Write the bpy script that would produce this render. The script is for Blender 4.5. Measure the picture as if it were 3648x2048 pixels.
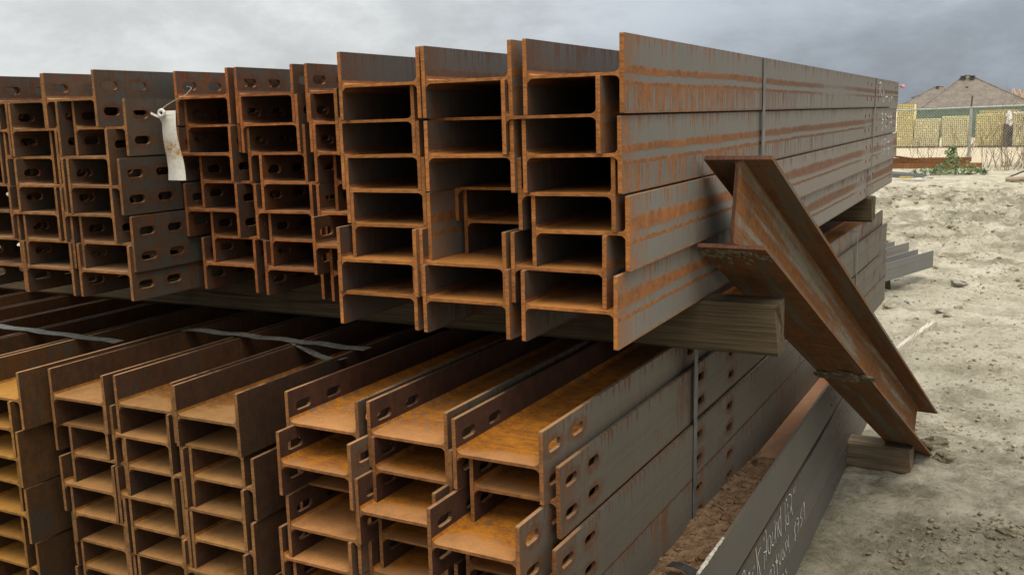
import bpy, bmesh, math, random
import numpy as np
from mathutils import Vector, Matrix

random.seed(7)
rng = np.random.default_rng(11)
scene = bpy.context.scene
for o in list(bpy.data.objects):
    bpy.data.objects.remove(o)
C = scene.collection
EYE = 1.5253            # camera height above the yard

# ---------------------------------------------------------------- camera
cam = bpy.data.cameras.new('camera')
camo = bpy.data.objects.new('camera', cam)
C.objects.link(camo)
cam.sensor_width = 36.0
cam.lens = 34.106
cam.clip_start = 0.05
cam.clip_end = 3000
cx = Vector((0.88952121, 0.45617223, -0.02566911))      # right
cd = Vector((0.05631218, -0.16521379, -0.98464884))     # down
cf = Vector((-0.45341035, 0.87442055, -0.17264923))     # forward
M = Matrix.Identity(4)
for i in range(3):
    M[i][0] = cx[i]; M[i][1] = -cd[i]; M[i][2] = -cf[i]
M[0][3], M[1][3], M[2][3] = 0.0, 0.0, EYE
camo.matrix_world = M
scene.camera = camo

# ---------------------------------------------------------------- sun, sky, exposure
SUN = Vector((0.30, -0.36, 0.88)).normalized()
sun = bpy.data.lights.new('sun', 'SUN')
sun.energy = 1.7
sun.angle = math.radians(30)
sun.color = (1.0, 0.90, 0.74)
suno = bpy.data.objects.new('sun', sun)
C.objects.link(suno)
suno.rotation_euler = SUN.to_track_quat('Z', 'Y').to_euler()
suno.location = (0, -5, 12)

world = bpy.data.worlds.new('World')
scene.world = world
world.use_nodes = True


class N:
    """small helper for building node trees"""
    def __init__(s, tree):
        s.t = tree; s.nodes = tree.nodes; s.links = tree.links

    def new(s, kind, **kw):
        n = s.nodes.new(kind)
        for k, v in kw.items():
            setattr(n, k, v)
        return n

    def put(s, sock, v):
        if v is None:
            return
        if hasattr(v, 'links') or isinstance(v, bpy.types.NodeSocket):
            s.links.new(v, sock)
        else:
            try:
                sock.default_value = v
            except Exception:
                sock.default_value = (v[0], v[1], v[2], 1.0)

    def m(s, op, a, b=None, c=None, clamp=False):
        n = s.new('ShaderNodeMath', operation=op, use_clamp=clamp)
        s.put(n.inputs[0], a); s.put(n.inputs[1], b)
        if c is not None:
            s.put(n.inputs[2], c)
        return n.outputs[0]

    def vm(s, op, a, b=None):
        n = s.new('ShaderNodeVectorMath', operation=op)
        s.put(n.inputs[0], a); s.put(n.inputs[1], b)
        return n.outputs['Value'] if op == 'DOT_PRODUCT' else n.outputs[0]

    def sep(s, v):
        n = s.new('ShaderNodeSeparateXYZ'); s.put(n.inputs[0], v)
        return n.outputs

    def comb(s, x, y, z):
        n = s.new('ShaderNodeCombineXYZ')
        for i, v in enumerate((x, y, z)):
            s.put(n.inputs[i], v)
        return n.outputs[0]

    def noise(s, vec, scale, detail=4, rough=.55, dist=0.):
        n = s.new('ShaderNodeTexNoise')
        s.put(n.inputs['Vector'], vec)
        n.inputs['Scale'].default_value = scale
        n.inputs['Detail'].default_value = detail
        n.inputs['Roughness'].default_value = rough
        n.inputs['Distortion'].default_value = dist
        return n.outputs['Fac']

    def step(s, v, a, b):
        """smooth step of v from a to b (b may be below a)"""
        n = s.new('ShaderNodeMapRange', interpolation_type='SMOOTHSTEP')
        s.put(n.inputs[0], v)
        if a <= b:
            n.inputs[1].default_value = a; n.inputs[2].default_value = b
            n.inputs[3].default_value = 0; n.inputs[4].default_value = 1
        else:
            n.inputs[1].default_value = b; n.inputs[2].default_value = a
            n.inputs[3].default_value = 1; n.inputs[4].default_value = 0
        return n.outputs[0]

    def lerp(s, v, lo, hi):
        n = s.new('ShaderNodeMapRange')
        s.put(n.inputs[0], v)
        n.inputs[3].default_value = lo; n.inputs[4].default_value = hi
        return n.outputs[0]

    def mix(s, f, a, b):
        n = s.new('ShaderNodeMix', data_type='RGBA')
        s.put(n.inputs[0], f)
        for i, v in ((6, a), (7, b)):
            if isinstance(v, tuple):
                n.inputs[i].default_value = (v[0], v[1], v[2], 1)
            else:
                s.links.new(v, n.inputs[i])
        return n.outputs[2]

    def bump(s, h, strength, dist):
        n = s.new('ShaderNodeBump')
        n.inputs['Strength'].default_value = strength
        n.inputs['Distance'].default_value = dist
        s.put(n.inputs['Height'], h)
        return n.outputs[0]


w = N(world.node_tree)
for n in list(w.nodes):
    w.nodes.remove(n)
tc = w.new('ShaderNodeTexCoord')
d = tc.outputs['Generated']
dx, dy, dz = w.sep(d)
sky = w.new('ShaderNodeTexSky', sky_type='NISHITA')
sky.sun_disc = False
sky.sun_elevation = math.asin(SUN.z)
sky.sun_rotation = math.atan2(SUN.x, SUN.y)
skyc = w.vm('SCALE', sky.outputs[0]); skyc.node.inputs['Scale'].default_value = 0.05
flat = w.comb(dx, dy, w.m('MULTIPLY', dz, 2.1))
n1 = w.noise(flat, 6.0, 10, .62, .15)
n2 = w.noise(w.comb(dx, dy, w.m('MULTIPLY', dz, 3.2)), 2.2, 5, .5, .1)
cl = w.m('ADD', w.m('MULTIPLY', n1, .6), w.m('MULTIPLY', n2, .4))
up = w.m('MAXIMUM', dz, 0.0)
# overcast: brighter towards the zenith, a dark front of weather low over the far end of the yard
front = w.step(w.vm('DOT_PRODUCT', d, Vector((0.17, 0.985, 0.02))), .66, .97)
low = w.step(dz, .34, .015)
dark = w.m('MULTIPLY', front, low)
lum = w.m('ADD', .68, w.m('MULTIPLY', up, 1.75))
lum = w.m('MULTIPLY', lum, w.m('SUBTRACT', 1.0, w.m('MULTIPLY', dark, .45)))
lum = w.m('MULTIPLY', lum, w.lerp(w.step(cl, .38, .62), .77, 1.14))
tint = w.mix(dark, (.97, 1.0, 1.0), (.87, .97, 1.11))
cloudc = w.vm('SCALE', tint); w.put(cloudc.node.inputs['Scale'], lum)
col = w.mix(.92, skyc, cloudc)
bg = w.new('ShaderNodeBackground')
w.links.new(col, bg.inputs['Color'])
bg.inputs['Strength'].default_value = 1.0
wo = w.new('ShaderNodeOutputWorld')
w.links.new(bg.outputs[0], wo.inputs[0])

scene.view_settings.view_transform = 'Standard'
scene.view_settings.look = 'None'
scene.view_settings.exposure = 0.0
scene.view_settings.gamma = 1.0
scene.view_settings.use_curve_mapping = False
scene.render.engine = 'CYCLES'
scene.cycles.use_denoising = True
scene.cycles.max_bounces = 7
scene.cycles.diffuse_bounces = 5
scene.cycles.sample_clamp_indirect = 6


# ---------------------------------------------------------------- helpers
def obj(name, me, mat=None, parent=None, loc=None):
    if isinstance(me, bmesh.types.BMesh):
        bm = me
        me = bpy.data.meshes.new(name)
        bmesh.ops.recalc_face_normals(bm, faces=bm.faces[:])
        bm.to_mesh(me); bm.free()
    o = bpy.data.objects.new(name, me)
    C.objects.link(o)
    if mat is not None and len(me.materials) == 0:
        me.materials.append(mat)
    if parent is not None:
        o.parent = parent
    if loc is not None:
        o.location = loc
    return o


def thing(name, label, cat, loc=(0, 0, 0), rot=(0, 0, 0), group=None):
    o = bpy.data.objects.new(name, None)
    C.objects.link(o)
    o.empty_display_size = .05
    o.location = loc; o.rotation_euler = rot
    return tag(o, label, cat, group)


def tag(o, label, cat, group=None):
    o['label'] = label; o['category'] = cat
    if group:
        o['group'] = group
    return o


def kind(o, k):
    o['kind'] = k
    return o


def add_box(bm, lo, hi, mat=None):
    vs = [bm.verts.new((x, y, z)) for x in (lo[0], hi[0]) for y in (lo[1], hi[1]) for z in (lo[2], hi[2])]
    if mat is not None:
        for v in vs:
            v.co = mat @ v.co
    for f in ((0, 1, 3, 2), (4, 6, 7, 5), (0, 4, 5, 1), (2, 3, 7, 6), (0, 2, 6, 4), (1, 5, 7, 3)):
        bm.faces.new([vs[i] for i in f])
    return vs


def add_tube(bm, pts, rad, seg=6, cap=True):
    pts = [Vector(p) for p in pts]
    if not hasattr(rad, '__len__'):
        rad = [rad] * len(pts)
    rings = []
    ref = None
    for i, p in enumerate(pts):
        t = (pts[min(i + 1, len(pts) - 1)] - pts[max(i - 1, 0)]).normalized()
        if ref is None or abs(ref.dot(t)) > .98:
            ref = Vector((0, 0, 1)) if abs(t.z) < .9 else Vector((1, 0, 0))
        a = t.cross(ref).normalized(); b = a.cross(t).normalized(); ref = b
        rings.append([bm.verts.new(p + (a * math.cos(2 * math.pi * k / seg) + b * math.sin(2 * math.pi * k / seg)) * rad[i]) for k in range(seg)])
    for r0, r1 in zip(rings, rings[1:]):
        for k in range(seg):
            bm.faces.new((r0[k], r0[(k + 1) % seg], r1[(k + 1) % seg], r1[k]))
    if cap:
        bm.faces.new(rings[0][::-1]); bm.faces.new(rings[-1])


def add_ribbon(bm, pts, wdir, width, thick=.0012, closed=False):
    """flat band through pts; wdir is the direction of its width"""
    pts = [Vector(p) for p in pts]
    wd = Vector(wdir).normalized()
    rows = []
    n = len(pts)
    for i, p in enumerate(pts):
        if closed:
            t = pts[(i + 1) % n] - pts[(i - 1) % n]
        else:
            t = pts[min(i + 1, n - 1)] - pts[max(i - 1, 0)]
        t.normalize()
        nn = t.cross(wd).normalized()
        rows.append([bm.verts.new(p + wd * (s * width / 2) + nn * (q * thick / 2)) for s, q in ((-1, -1), (1, -1), (1, 1), (-1, 1))])
    pairs = list(zip(rows, rows[1:])) + ([(rows[-1], rows[0])] if closed else [])
    for a, b in pairs:
        for k in range(4):
            bm.faces.new((a[k], a[(k + 1) % 4], b[(k + 1) % 4], b[k]))
    if not closed:
        bm.faces.new(rows[0][::-1]); bm.faces.new(rows[-1])


def vnoise(x, y, seed=0):
    """value noise on arrays"""
    xi = np.floor(x).astype(np.int64); yi = np.floor(y).astype(np.int64)
    xf = x - xi; yf = y - yi
    u = xf * xf * (3 - 2 * xf); v = yf * yf * (3 - 2 * yf)

    def h(a, b):
        k = (a * 374761393 + b * 668265263 + seed * 1442695041) & 0x7fffffff
        k = (k ^ (k >> 13)) * 1274126177 & 0x7fffffff
        return ((k ^ (k >> 16)) & 0xffff) / 65535.0
    return (h(xi, yi) * (1 - u) * (1 - v) + h(xi + 1, yi) * u * (1 - v) + h(xi, yi + 1) * (1 - u) * v + h(xi + 1, yi + 1) * u * v)


def fbm(x, y, octs, seed=0, gain=.5):
    r = 0; a = 1.; t = 0
    for k in range(octs):
        r = r + a * vnoise(x * 2 ** k, y * 2 ** k, seed + k * 17); t += a; a *= gain
    return r / t


# ---------------------------------------------------------------- materials
def base(name):
    m = bpy.data.materials.new(name)
    m.use_nodes = True
    n = N(m.node_tree)
    p = m.node_tree.nodes['Principled BSDF']
    return m, n, p


def steel(name, wash=.55, grainlong=False, far_rust=None, scale_col=(.135, .130, .120), rust=(.30, .098, .026), dark=(.13, .046, .020),
          amount=.45, stripe=1., streak=.8, low=.0, dust=(.36, .19, .085), dusty=.8, dust_len=.35,
          end=(.27, .115, .042), half=.0735, halos=(), web=False, specks=0.):
    """mill-scaled rolled steel rusting through: y runs along the section, z across the flange"""
    m, n, p = base(name)
    tc = n.new('ShaderNodeTexCoord')
    ob = tc.outputs['Object']
    x, y, z = n.sep(ob)
    nx, ny, nz = n.sep(tc.outputs['Normal'])
    oi = n.new('ShaderNodeObjectInfo')
    r = oi.outputs['Random']
    off = n.comb(n.m('MULTIPLY', r, 13.7), n.m('MULTIPLY', r, 91.), n.m('MULTIPLY', r, 7.3))
    v = n.vm('ADD', ob, off)
    vx, vy, vz = n.sep(v)
    big = n.noise(v, 4.5, 5, .6)
    mid = n.noise(v, 30., 6, .7)
    fine = n.noise(v, 170., 4, .7)
    grain = n.noise(v, 560., 2, .6)
    run = n.noise(n.comb(n.m('MULTIPLY', vx, 3.), n.m('MULTIPLY', vy, 88.), n.m('MULTIPLY', vz, 6.)), 1., 5, .66, .15)
    if grainlong:
        lg = n.noise(n.comb(n.m('MULTIPLY', vx, 26.), n.m('MULTIPLY', vy, 1.6), n.m('MULTIPLY', vz, 26.)), 1., 4, .6)
        g = n.m('ADD', n.m('MULTIPLY', lg, .68), n.m('ADD', n.m('MULTIPLY', mid, .2), n.m('MULTIPLY', fine, .12)))
    elif web:
        g = n.m('ADD', n.m('MULTIPLY', big, .45), n.m('ADD', n.m('MULTIPLY', mid, .35), n.m('MULTIPLY', fine, .20)))
    else:
        g = n.m('ADD', n.m('MULTIPLY', big, .52), n.m('ADD', n.m('MULTIPLY', mid, .2), n.m('MULTIPLY', run, .28)))
    rm = n.step(g, .66 - amount * .36, .76 - amount * .34)
    jit = n.m('MULTIPLY', n.m('SUBTRACT', mid, .5), .014)
    if stripe > 0:
        drift = n.m('MULTIPLY', n.m('SUBTRACT', n.noise(n.comb(n.m('MULTIPLY', r, 77.), n.m('MULTIPLY', vy, .9), 3.), 1., 2, .5), .5), .014)
        wob = n.m('ADD', n.m('ADD', z, drift), n.m('ADD', n.m('MULTIPLY', jit, 1.2), n.m('MULTIPLY', n.m('SUBTRACT', run, .5), .007)))
        along = n.noise(n.comb(n.m('MULTIPLY', r, 40.), n.m('MULTIPLY', vy, 1.1), 0.), 1., 3, .6)
        keep = n.step(n.m('ADD', n.m('MULTIPLY', along, .8), n.m('ADD', n.m('MULTIPLY', fine, .2), n.m('MULTIPLY', n.step(y, 3.2, .3), .16))), .42, .55)
        wv = n.m('ADD', .003, n.m('MULTIPLY', along, n.lerp(r, .006, .026)))
        s1 = n.step(n.m('DIVIDE', n.m('ABSOLUTE', n.m('SUBTRACT', wob, n.lerp(r, .004, .020))), wv), 1.3, .55)
        s2 = n.m('MULTIPLY', n.step(n.m('ABSOLUTE', n.m('ADD', wob, .017)), .0055, .0028), keep)
        s = n.m('MULTIPLY', n.m('MAXIMUM', s1, s2), n.m('MULTIPLY', n.lerp(keep, .3, 1.), stripe))
        rm = n.m('MAXIMUM', rm, s)
    if streak > 0:
        # runs start under the top edge and under the web line
        up_t = n.m('SUBTRACT', .70, n.m('MULTIPLY', n.step(z, half - .07, half), .20))
        st = n.m('SUBTRACT', n.m('ADD', n.m('MULTIPLY', run, .85), n.m('MULTIPLY', big, .15)), up_t)
        rm = n.m('MAXIMUM', rm, n.m('MULTIPLY', n.step(st, .0, .05), streak))
        edge = n.step(n.m('ADD', z, n.m('MULTIPLY', jit, .7)), -half * .86, -half * .97)
        rm = n.m('MAXIMUM', rm, n.m('MULTIPLY', edge, streak))
    if low > 0:
        below = n.step(n.m('ADD', z, jit), -.014, -.022)
        thr = n.m('ADD', n.m('ADD', .405, n.m('MULTIPLY', y, .050)), n.m('ADD', n.m('MULTIPLY', n.m('SUBTRACT', -.02, z), 1.3), n.m('MULTIPLY', n.step(r, .3, .8), .17)))
        lr = n.step(n.m('SUBTRACT', n.m('ADD', n.m('MULTIPLY', run, .8), n.m('MULTIPLY', big, .2)), thr), -.02, .08)
        rm = n.m('MAXIMUM', rm, n.m('MULTIPLY', n.m('MULTIPLY', below, lr), low))
    for hy in halos:
        a = n.m('DIVIDE', n.m('SUBTRACT', y, hy), .046)
        b = n.m('DIVIDE', n.m('SUBTRACT', n.m('ABSOLUTE', z), .0325), .0235)
        dd = n.m('SQRT', n.m('ADD', n.m('MULTIPLY', a, a), n.m('MULTIPLY', b, b)))
        rm = n.m('MAXIMUM', rm, n.m('MULTIPLY', n.step(n.m('ADD', dd, n.m('MULTIPLY', n.m('SUBTRACT', n.m('ADD', n.m('MULTIPLY', mid, .5), n.m('MULTIPLY', big, .5)), .5), 2.6)), 1.35, .6), .85))
    nearend = n.m('MULTIPLY', n.step(y, .12, .0), n.step(mid, .3, .6))
    rm = n.m('MAXIMUM', rm, n.m('MULTIPLY', nearend, .75))
    rc = n.mix(n.step(n.m('ADD', n.m('MULTIPLY', mid, .45), n.m('ADD', n.m('MULTIPLY', fine, .3), n.m('MULTIPLY', run, .25))), .38, .62), dark, rust)
    if far_rust:
        rc = n.mix(n.m('MULTIPLY', n.step(n.m('ADD', y, n.m('MULTIPLY', n.m('SUBTRACT', big, .5), 1.6)), .3, 1.7), .9), rc, n.mix(n.step(mid, .35, .65), tuple(c * .62 for c in far_rust), far_rust))
    sc = n.mix(n.m('ADD', n.m('MULTIPLY', big, .6), n.m('MULTIPLY', run, .4)), tuple(c * .6 for c in scale_col), tuple(c * 1.35 for c in scale_col))
    sc = n.mix(n.m('MULTIPLY', n.step(fine, .52, .72), .3), sc, dark)
    if streak > 0:      # thin stain of rust washed down the face
        sc = n.mix(n.m('MULTIPLY', n.step(n.m('ADD', n.m('MULTIPLY', run, .7), n.m('MULTIPLY', big, .3)), .42, .66), wash), sc, dark)
    c = n.mix(rm, sc, rc)
    if specks > 0:
        c = n.mix(n.m('MULTIPLY', n.step(n.m('ADD', n.m('MULTIPLY', n.noise(v, 75., 3, .6), .6), n.m('MULTIPLY', big, .4)), .52, .58), n.m('MULTIPLY', n.step(r, .35, .8), specks)), c, scale_col)
    # saw-cut ends
    tip = n.m('MAXIMUM', n.step(y, .006, .002), n.step(y, 2.3, 2.5))
    cut = n.m('MULTIPLY', n.step(n.m('ABSOLUTE', ny), .75, .95), tip)
    kerf = n.noise(n.comb(n.m('MULTIPLY', vx, 60.), vy, n.m('MULTIPLY', vz, 460.)), 1., 3, .6)
    ec = n.mix(n.step(n.m('ADD', n.m('MULTIPLY', kerf, .5), n.m('MULTIPLY', mid, .5)), .36, .66), tuple(e * .5 for e in end), tuple(e * 1.2 for e in end))
    c = n.mix(cut, c, ec)
    # dust on level faces; its fade inward also paints in the dark depths
    lv = n.step(nz, .55, .9)
    dl = n.m('ADD', y, n.m('MULTIPLY', n.m('SUBTRACT', n.m('ADD', n.m('MULTIPLY', big, .6), n.m('MULTIPLY', mid, .4)), .5), dust_len * 2.4))
    dn = n.step(n.m('MULTIPLY', dl, n.lerp(r, 3.2, .55)), dust_len * 1.15, dust_len * .25)
    dc = n.mix(n.step(n.m('ADD', n.m('MULTIPLY', mid, .5), n.m('MULTIPLY', grain, .5)), .32, .68), tuple(e * .75 for e in dust), tuple(e * 1.2 for e in dust))
    c = n.mix(n.m('MULTIPLY', lv, n.m('MULTIPLY', dn, dusty)), c, dc)
    val = n.new('ShaderNodeHueSaturation')
    n.links.new(c, val.inputs['Color'])
    n.put(val.inputs['Value'], n.m('MULTIPLY', n.lerp(r, .82, 1.18), n.lerp(grain, .78, 1.22)))
    n.links.new(val.outputs[0], p.inputs['Base Color'])
    n.put(p.inputs['Roughness'], n.m('ADD', .52, n.m('MULTIPLY', n.m('MAXIMUM', rm, cut), .36)))
    p.inputs['Specular IOR Level'].default_value = .28
    hgt = n.m('ADD', n.m('MULTIPLY', fine, .6), n.m('ADD', n.m('MULTIPLY', rm, .5), n.m('MULTIPLY', grain, .4)))
    n.links.new(n.bump(hgt, .6, .0012), p.inputs['Normal'])
    return m


def simple(name, c1, c2, scale=20., rough=.8, stretch=(1, 1, 1), bump=.3, bdist=.004, spec=.3, metal=0., detail=6, lo=.35, hi=.65):
    m, n, p = base(name)
    tc = n.new('ShaderNodeTexCoord')
    oi = n.new('ShaderNodeObjectInfo')
    v = n.vm('ADD', n.vm('MULTIPLY', tc.outputs['Object'], Vector(stretch)), n.comb(n.m('MULTIPLY', oi.outputs['Random'], 31.), 0., 0.))
    f = n.noise(v, scale, detail, .62)
    f2 = n.noise(v, scale * 6, 3, .6)
    k = n.step(n.m('ADD', n.m('MULTIPLY', f, .7), n.m('MULTIPLY', f2, .3)), lo, hi)
    n.links.new(n.mix(k, c1, c2), p.inputs['Base Color'])
    p.inputs['Roughness'].default_value = rough
    p.inputs['Specular IOR Level'].default_value = spec
    p.inputs['Metallic'].default_value = metal
    n.links.new(n.bump(n.m('ADD', f, n.m('MULTIPLY', f2, .5)), bump, bdist), p.inputs['Normal'])
    return m


def timber_mat(name, c1, c2, c3, axis=0):
    m, n, p = base(name)
    tc = n.new('ShaderNodeTexCoord')
    x, y, z = n.sep(tc.outputs['Object'])
    s = [130., 130., 130.]; s[axis] = 3.
    g = n.noise(n.comb(n.m('MULTIPLY', x, s[0]), n.m('MULTIPLY', y, s[1]), n.m('MULTIPLY', z, s[2])), 1., 6, .65, .4)
    s2 = [34., 34., 34.]; s2[axis] = .9
    g2 = n.noise(n.comb(n.m('MULTIPLY', x, s2[0]), n.m('MULTIPLY', y, s2[1]), n.m('MULTIPLY', z, s2[2])), 1., 4, .6, .6)
    blot = n.noise(tc.outputs['Object'], 5., 4, .6)
    c = n.mix(n.step(g, .35, .65), c1, c2)
    c = n.mix(n.m('MULTIPLY', n.step(blot, .5, .7), .6), c, c3)
    crack = n.step(g2, .40, .36)
    c = n.mix(n.m('MULTIPLY', crack, .7), c, tuple(k * .3 for k in c1))
    n.links.new(c, p.inputs['Base Color'])
    p.inputs['Roughness'].default_value = .9
    p.inputs['Specular IOR Level'].default_value = .15
    n.links.new(n.bump(n.m('SUBTRACT', g, n.m('MULTIPLY', crack, .8)), .6, .004), p.inputs['Normal'])
    return m


HC = (.047, .142)
HD = (.050, .155, .86, 1.145)
MF = {  # right flange, web, left flange material for each bundle
    'A': (steel('mill_scale_steel', amount=.10, stripe=.95, streak=.75, low=.9, wash=.5, far_rust=(.135, .064, .034), scale_col=(.140, .132, .113), rust=(.27, .096, .019), dark=(.120, .049, .018), end=(.36, .134, .034)),
          steel('dusty_orange_web', amount=.95, stripe=0, streak=0, web=True, rust=(.17, .062, .018), dark=(.085, .031, .013), dust=(.40, .158, .034), dusty=.95, dust_len=.42, end=(.36, .134, .034)),
          steel('mill_scale_inner_shade', amount=.30, stripe=.6, streak=.6, low=.5, scale_col=(0.0680, 0.0640, 0.0560), rust=(0.1000, 0.0376, 0.0136), dark=(0.0480, 0.0200, 0.0096), end=(.36, .134, .034))),  # inner faces: mill scale darkened to paint in the shade of the cavities
    'B': (steel('brown_rust_steel', amount=.62, stripe=.2, streak=.5, halos=HC, scale_col=(0.0540, 0.0510, 0.0420), rust=(0.1013, 0.0345, 0.0097), dark=(0.0480, 0.0188, 0.0075), end=(.30, .100, .026)),
          steel('brown_rust_web', amount=1., stripe=0, streak=0, web=True, rust=(.13, .047, .016), dark=(.065, .025, .011), dust=(.33, .150, .058), dusty=.85, dust_len=.22, end=(.30, .100, .026)), None),
    'C': (steel('dark_rust_steel', amount=.46, stripe=.2, streak=.6, halos=HC, scale_col=(0.0525, 0.0525, 0.0435), rust=(0.0938, 0.0345, 0.0105), dark=(0.0450, 0.0195, 0.0075), end=(.25, .105, .030)),
          steel('dark_rust_web', amount=1., stripe=0, streak=0, web=True, rust=(.12, .05, .018), dark=(.062, .028, .013), dust=(.33, .18, .085), dusty=.85, dust_len=.24, end=(.25, .105, .030)), None),
    'D': (steel('grey_rust_steel', amount=.40, stripe=.15, streak=.9, wash=.42, halos=HD, scale_col=(0.0918, 0.0816, 0.0629), rust=(0.1232, 0.0493, 0.0187), dark=(0.0595, 0.0263, 0.0119), end=(.25, .102, .032)),
          steel('tan_dust_web', amount=.95, stripe=0, streak=0, web=True, specks=.6, scale_col=(.105, .10, .080), rust=(.42, .150, .008), dark=(.18, .062, .010), dust=(.39, .180, .062), dusty=.95, dust_len=.13, end=(.25, .102, .032)),
          steel('brown_inner_steel', amount=.9, stripe=0, streak=.3, halos=HD[:2], scale_col=(0.0434, 0.0384, 0.0322), rust=(0.0651, 0.0248, 0.0112), dark=(0.0341, 0.0143, 0.0081), end=(.25, .102, .032))),  # rust-brown inner faces, colour lowered further to deepen the shade between beams
    'E': (steel('warm_rust_steel', amount=.85, stripe=0, streak=.3, scale_col=(0.0434, 0.0384, 0.0298), rust=(0.0651, 0.0267, 0.0087), dark=(0.0322, 0.0143, 0.0062), end=(.24, .112, .036)),
          steel('brown_dust_web', amount=1., stripe=0, streak=0, web=True, rust=(.26, .100, .012), dark=(.11, .045, .010), dust=(.33, .166, .056), dusty=.95, dust_len=.33, end=(.24, .112, .036)), None),
    'F': (steel('ochre_rust_steel', amount=.8, stripe=0, streak=.3, scale_col=(0.0422, 0.0409, 0.0322), rust=(0.0713, 0.0298, 0.0068), dark=(0.0341, 0.0161, 0.0056), end=(.27, .125, .028)),
          steel('ochre_dust_web', amount=1., stripe=0, streak=0, web=True, rust=(.30, .125, .014), dark=(.16, .065, .011), dust=(.38, .180, .034), dusty=.95, dust_len=.36, end=(.27, .125, .028)), None),
    'G': (steel('grey_scale_steel', wash=.1, amount=.10, stripe=0, streak=.35, scale_col=(.082, .076, .062), rust=(.14, .054, .018), dark=(.08, .032, .014)),
          steel('dirty_web', amount=1., stripe=0, streak=0, web=True, dust=(.22, .12, .065), dusty=.9, dust_len=9.), None),
    'H': (steel('low_grey_steel', wash=.1, amount=.04, stripe=0, streak=.3, scale_col=(.078, .074, .062), rust=(.15, .058, .018), dark=(.09, .036, .014), half=.058),
          steel('low_dirty_web', amount=1., stripe=0, streak=0, web=True, dust=(.22, .12, .065), dusty=.9, dust_len=9.), None),
    'L': (steel('heavy_rust_steel', grainlong=True, amount=.72, stripe=0, streak=0, scale_col=(.085, .074, .052), rust=(.165, .066, .016), dark=(.060, .029, .012), end=(.105, .045, .026), dust=(.30, .17, .09), half=.08),
          steel('heavy_rust_web', grainlong=True, amount=.66, stripe=0, streak=0, web=True, scale_col=(.19, .165, .120), rust=(.23, .088, .019), dark=(.11, .044, .016), end=(.105, .045, .026), dusty=0, half=.08), None),
    'P': (steel('pale_scale_steel', wash=.1, amount=.08, stripe=.3, streak=.3, scale_col=(.135, .138, .128), rust=(.16, .09, .05)),
          steel('pale_scale_web', amount=.3, stripe=0, streak=0, web=True, scale_col=(.2, .2, .19)), None),
}


# ---------------------------------------------------------------- beams
def web_mesh(dd, tf, tw, L, fr=.0130):
    xi = dd / 2 - tf + .0006
    prof = []
    for sx, sz in ((1, 1), (-1, 1), (-1, -1), (1, -1)):
        q = [(sx * xi, sz * (tw / 2 + fr))]
        for k in range(1, 5):
            a = math.pi / 2 * k / 4
            q.append((sx * (xi - fr + fr * math.cos(a)), sz * (tw / 2 + fr - fr * math.sin(a))))
        if sx * sz < 0:
            q = q[::-1]
        prof += q
    bm = bmesh.new()
    a = [bm.verts.new((px, 0.0012, pz)) for px, pz in prof]
    b = [bm.verts.new((px, L - .0012, pz)) for px, pz in prof]
    n = len(prof)
    for i in range(n):
        bm.faces.new((a[i], a[(i + 1) % n], b[(i + 1) % n], b[i]))
    bm.faces.new(a[::-1]); bm.faces.new(b)
    bmesh.ops.recalc_face_normals(bm, faces=bm.faces[:])
    return bm


def plate_mesh(b, tf, L, slots=(), ragged=None):
    """flange plate from x=0 to x=tf, y 0..L, z -b/2..b/2, with real slotted holes"""
    bm = bmesh.new()
    edges = []

    def loop(pts):
        vs = [bm.verts.new((0, y, z)) for y, z in pts]
        for i in range(len(vs)):
            edges.append(bm.edges.new((vs[i], vs[(i + 1) % len(vs)])))
    c = .0016
    ny = max(2, int(L / .5))
    h = b / 2
    out = [(c, -h)] + [(L * k / ny, -h) for k in range(1, ny)] + [(L - c, -h), (L, -h + c), (L, h - c), (L - c, h)]
    top = [(L * k / ny, h) for k in range(ny - 1, 0, -1)] if ragged is None else ragged
    loop(out + top + [(c, h), (0, h - c), (0, -h + c)])
    for sy, sz, sl, sh in slots:
        pts = []
        rr = sh / 2; half = max(sl / 2 - rr, .0005)
        for k in range(7):
            a = -math.pi / 2 + math.pi * k / 6
            pts.append((sy + half + rr * math.cos(a), sz + rr * math.sin(a)))
        for k in range(7):
            a = math.pi / 2 + math.pi * k / 6
            pts.append((sy - half + rr * math.cos(a), sz + rr * math.sin(a)))
        loop(pts)
    bmesh.ops.triangle_fill(bm, use_beauty=True, use_dissolve=False, edges=edges)
    ret = bmesh.ops.extrude_face_region(bm, geom=bm.faces[:])
    for e in ret['geom']:
        if isinstance(e, bmesh.types.BMVert):
            e.co.x += tf
    bmesh.ops.recalc_face_normals(bm, faces=bm.faces[:])
    return bm


def to_mesh(bm, name, mat):
    me = bpy.data.meshes.new(name)
    bm.to_mesh(me); bm.free()
    me.materials.append(mat)
    return me


class BeamKind:
    def __init__(s, key, dd, b, L, slots=(), tf=.0085, tw=.006, fr=.0130):
        s.dd, s.b, s.tf, s.L = dd, b, tf, L
        fm, wm, fi = MF[key]
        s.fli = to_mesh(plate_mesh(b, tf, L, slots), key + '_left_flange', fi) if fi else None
        s.fl = to_mesh(plate_mesh(b, tf, L, slots), key + '_flange', fm)
        s.wb = to_mesh(web_mesh(dd, tf, tw, L, fr), key + '_web', wm)

    def put(s, label, loc, rot=(0, 0, 0), group=None, name='steel_girder', flr=None):
        t = thing(name, label, 'steel beam', loc, rot, group)
        obj('web', s.wb, None, t)
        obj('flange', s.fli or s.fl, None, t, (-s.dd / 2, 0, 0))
        obj('flange', flr or s.fl, None, t, (s.dd / 2 - s.tf, 0, 0))
        return t


B_ = .1432
PITCH = .0740
ROWN = ['top', 'second', 'third', 'fourth', 'fifth', 'sixth', 'seventh', 'eighth', 'ninth', 'tenth']


def slot_rows(ys, zz=.0325, ln=.052, hh=.021):
    return [(yy, sg * zz, ln, hh) for yy in ys for sg in (-1, 1)]


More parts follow.
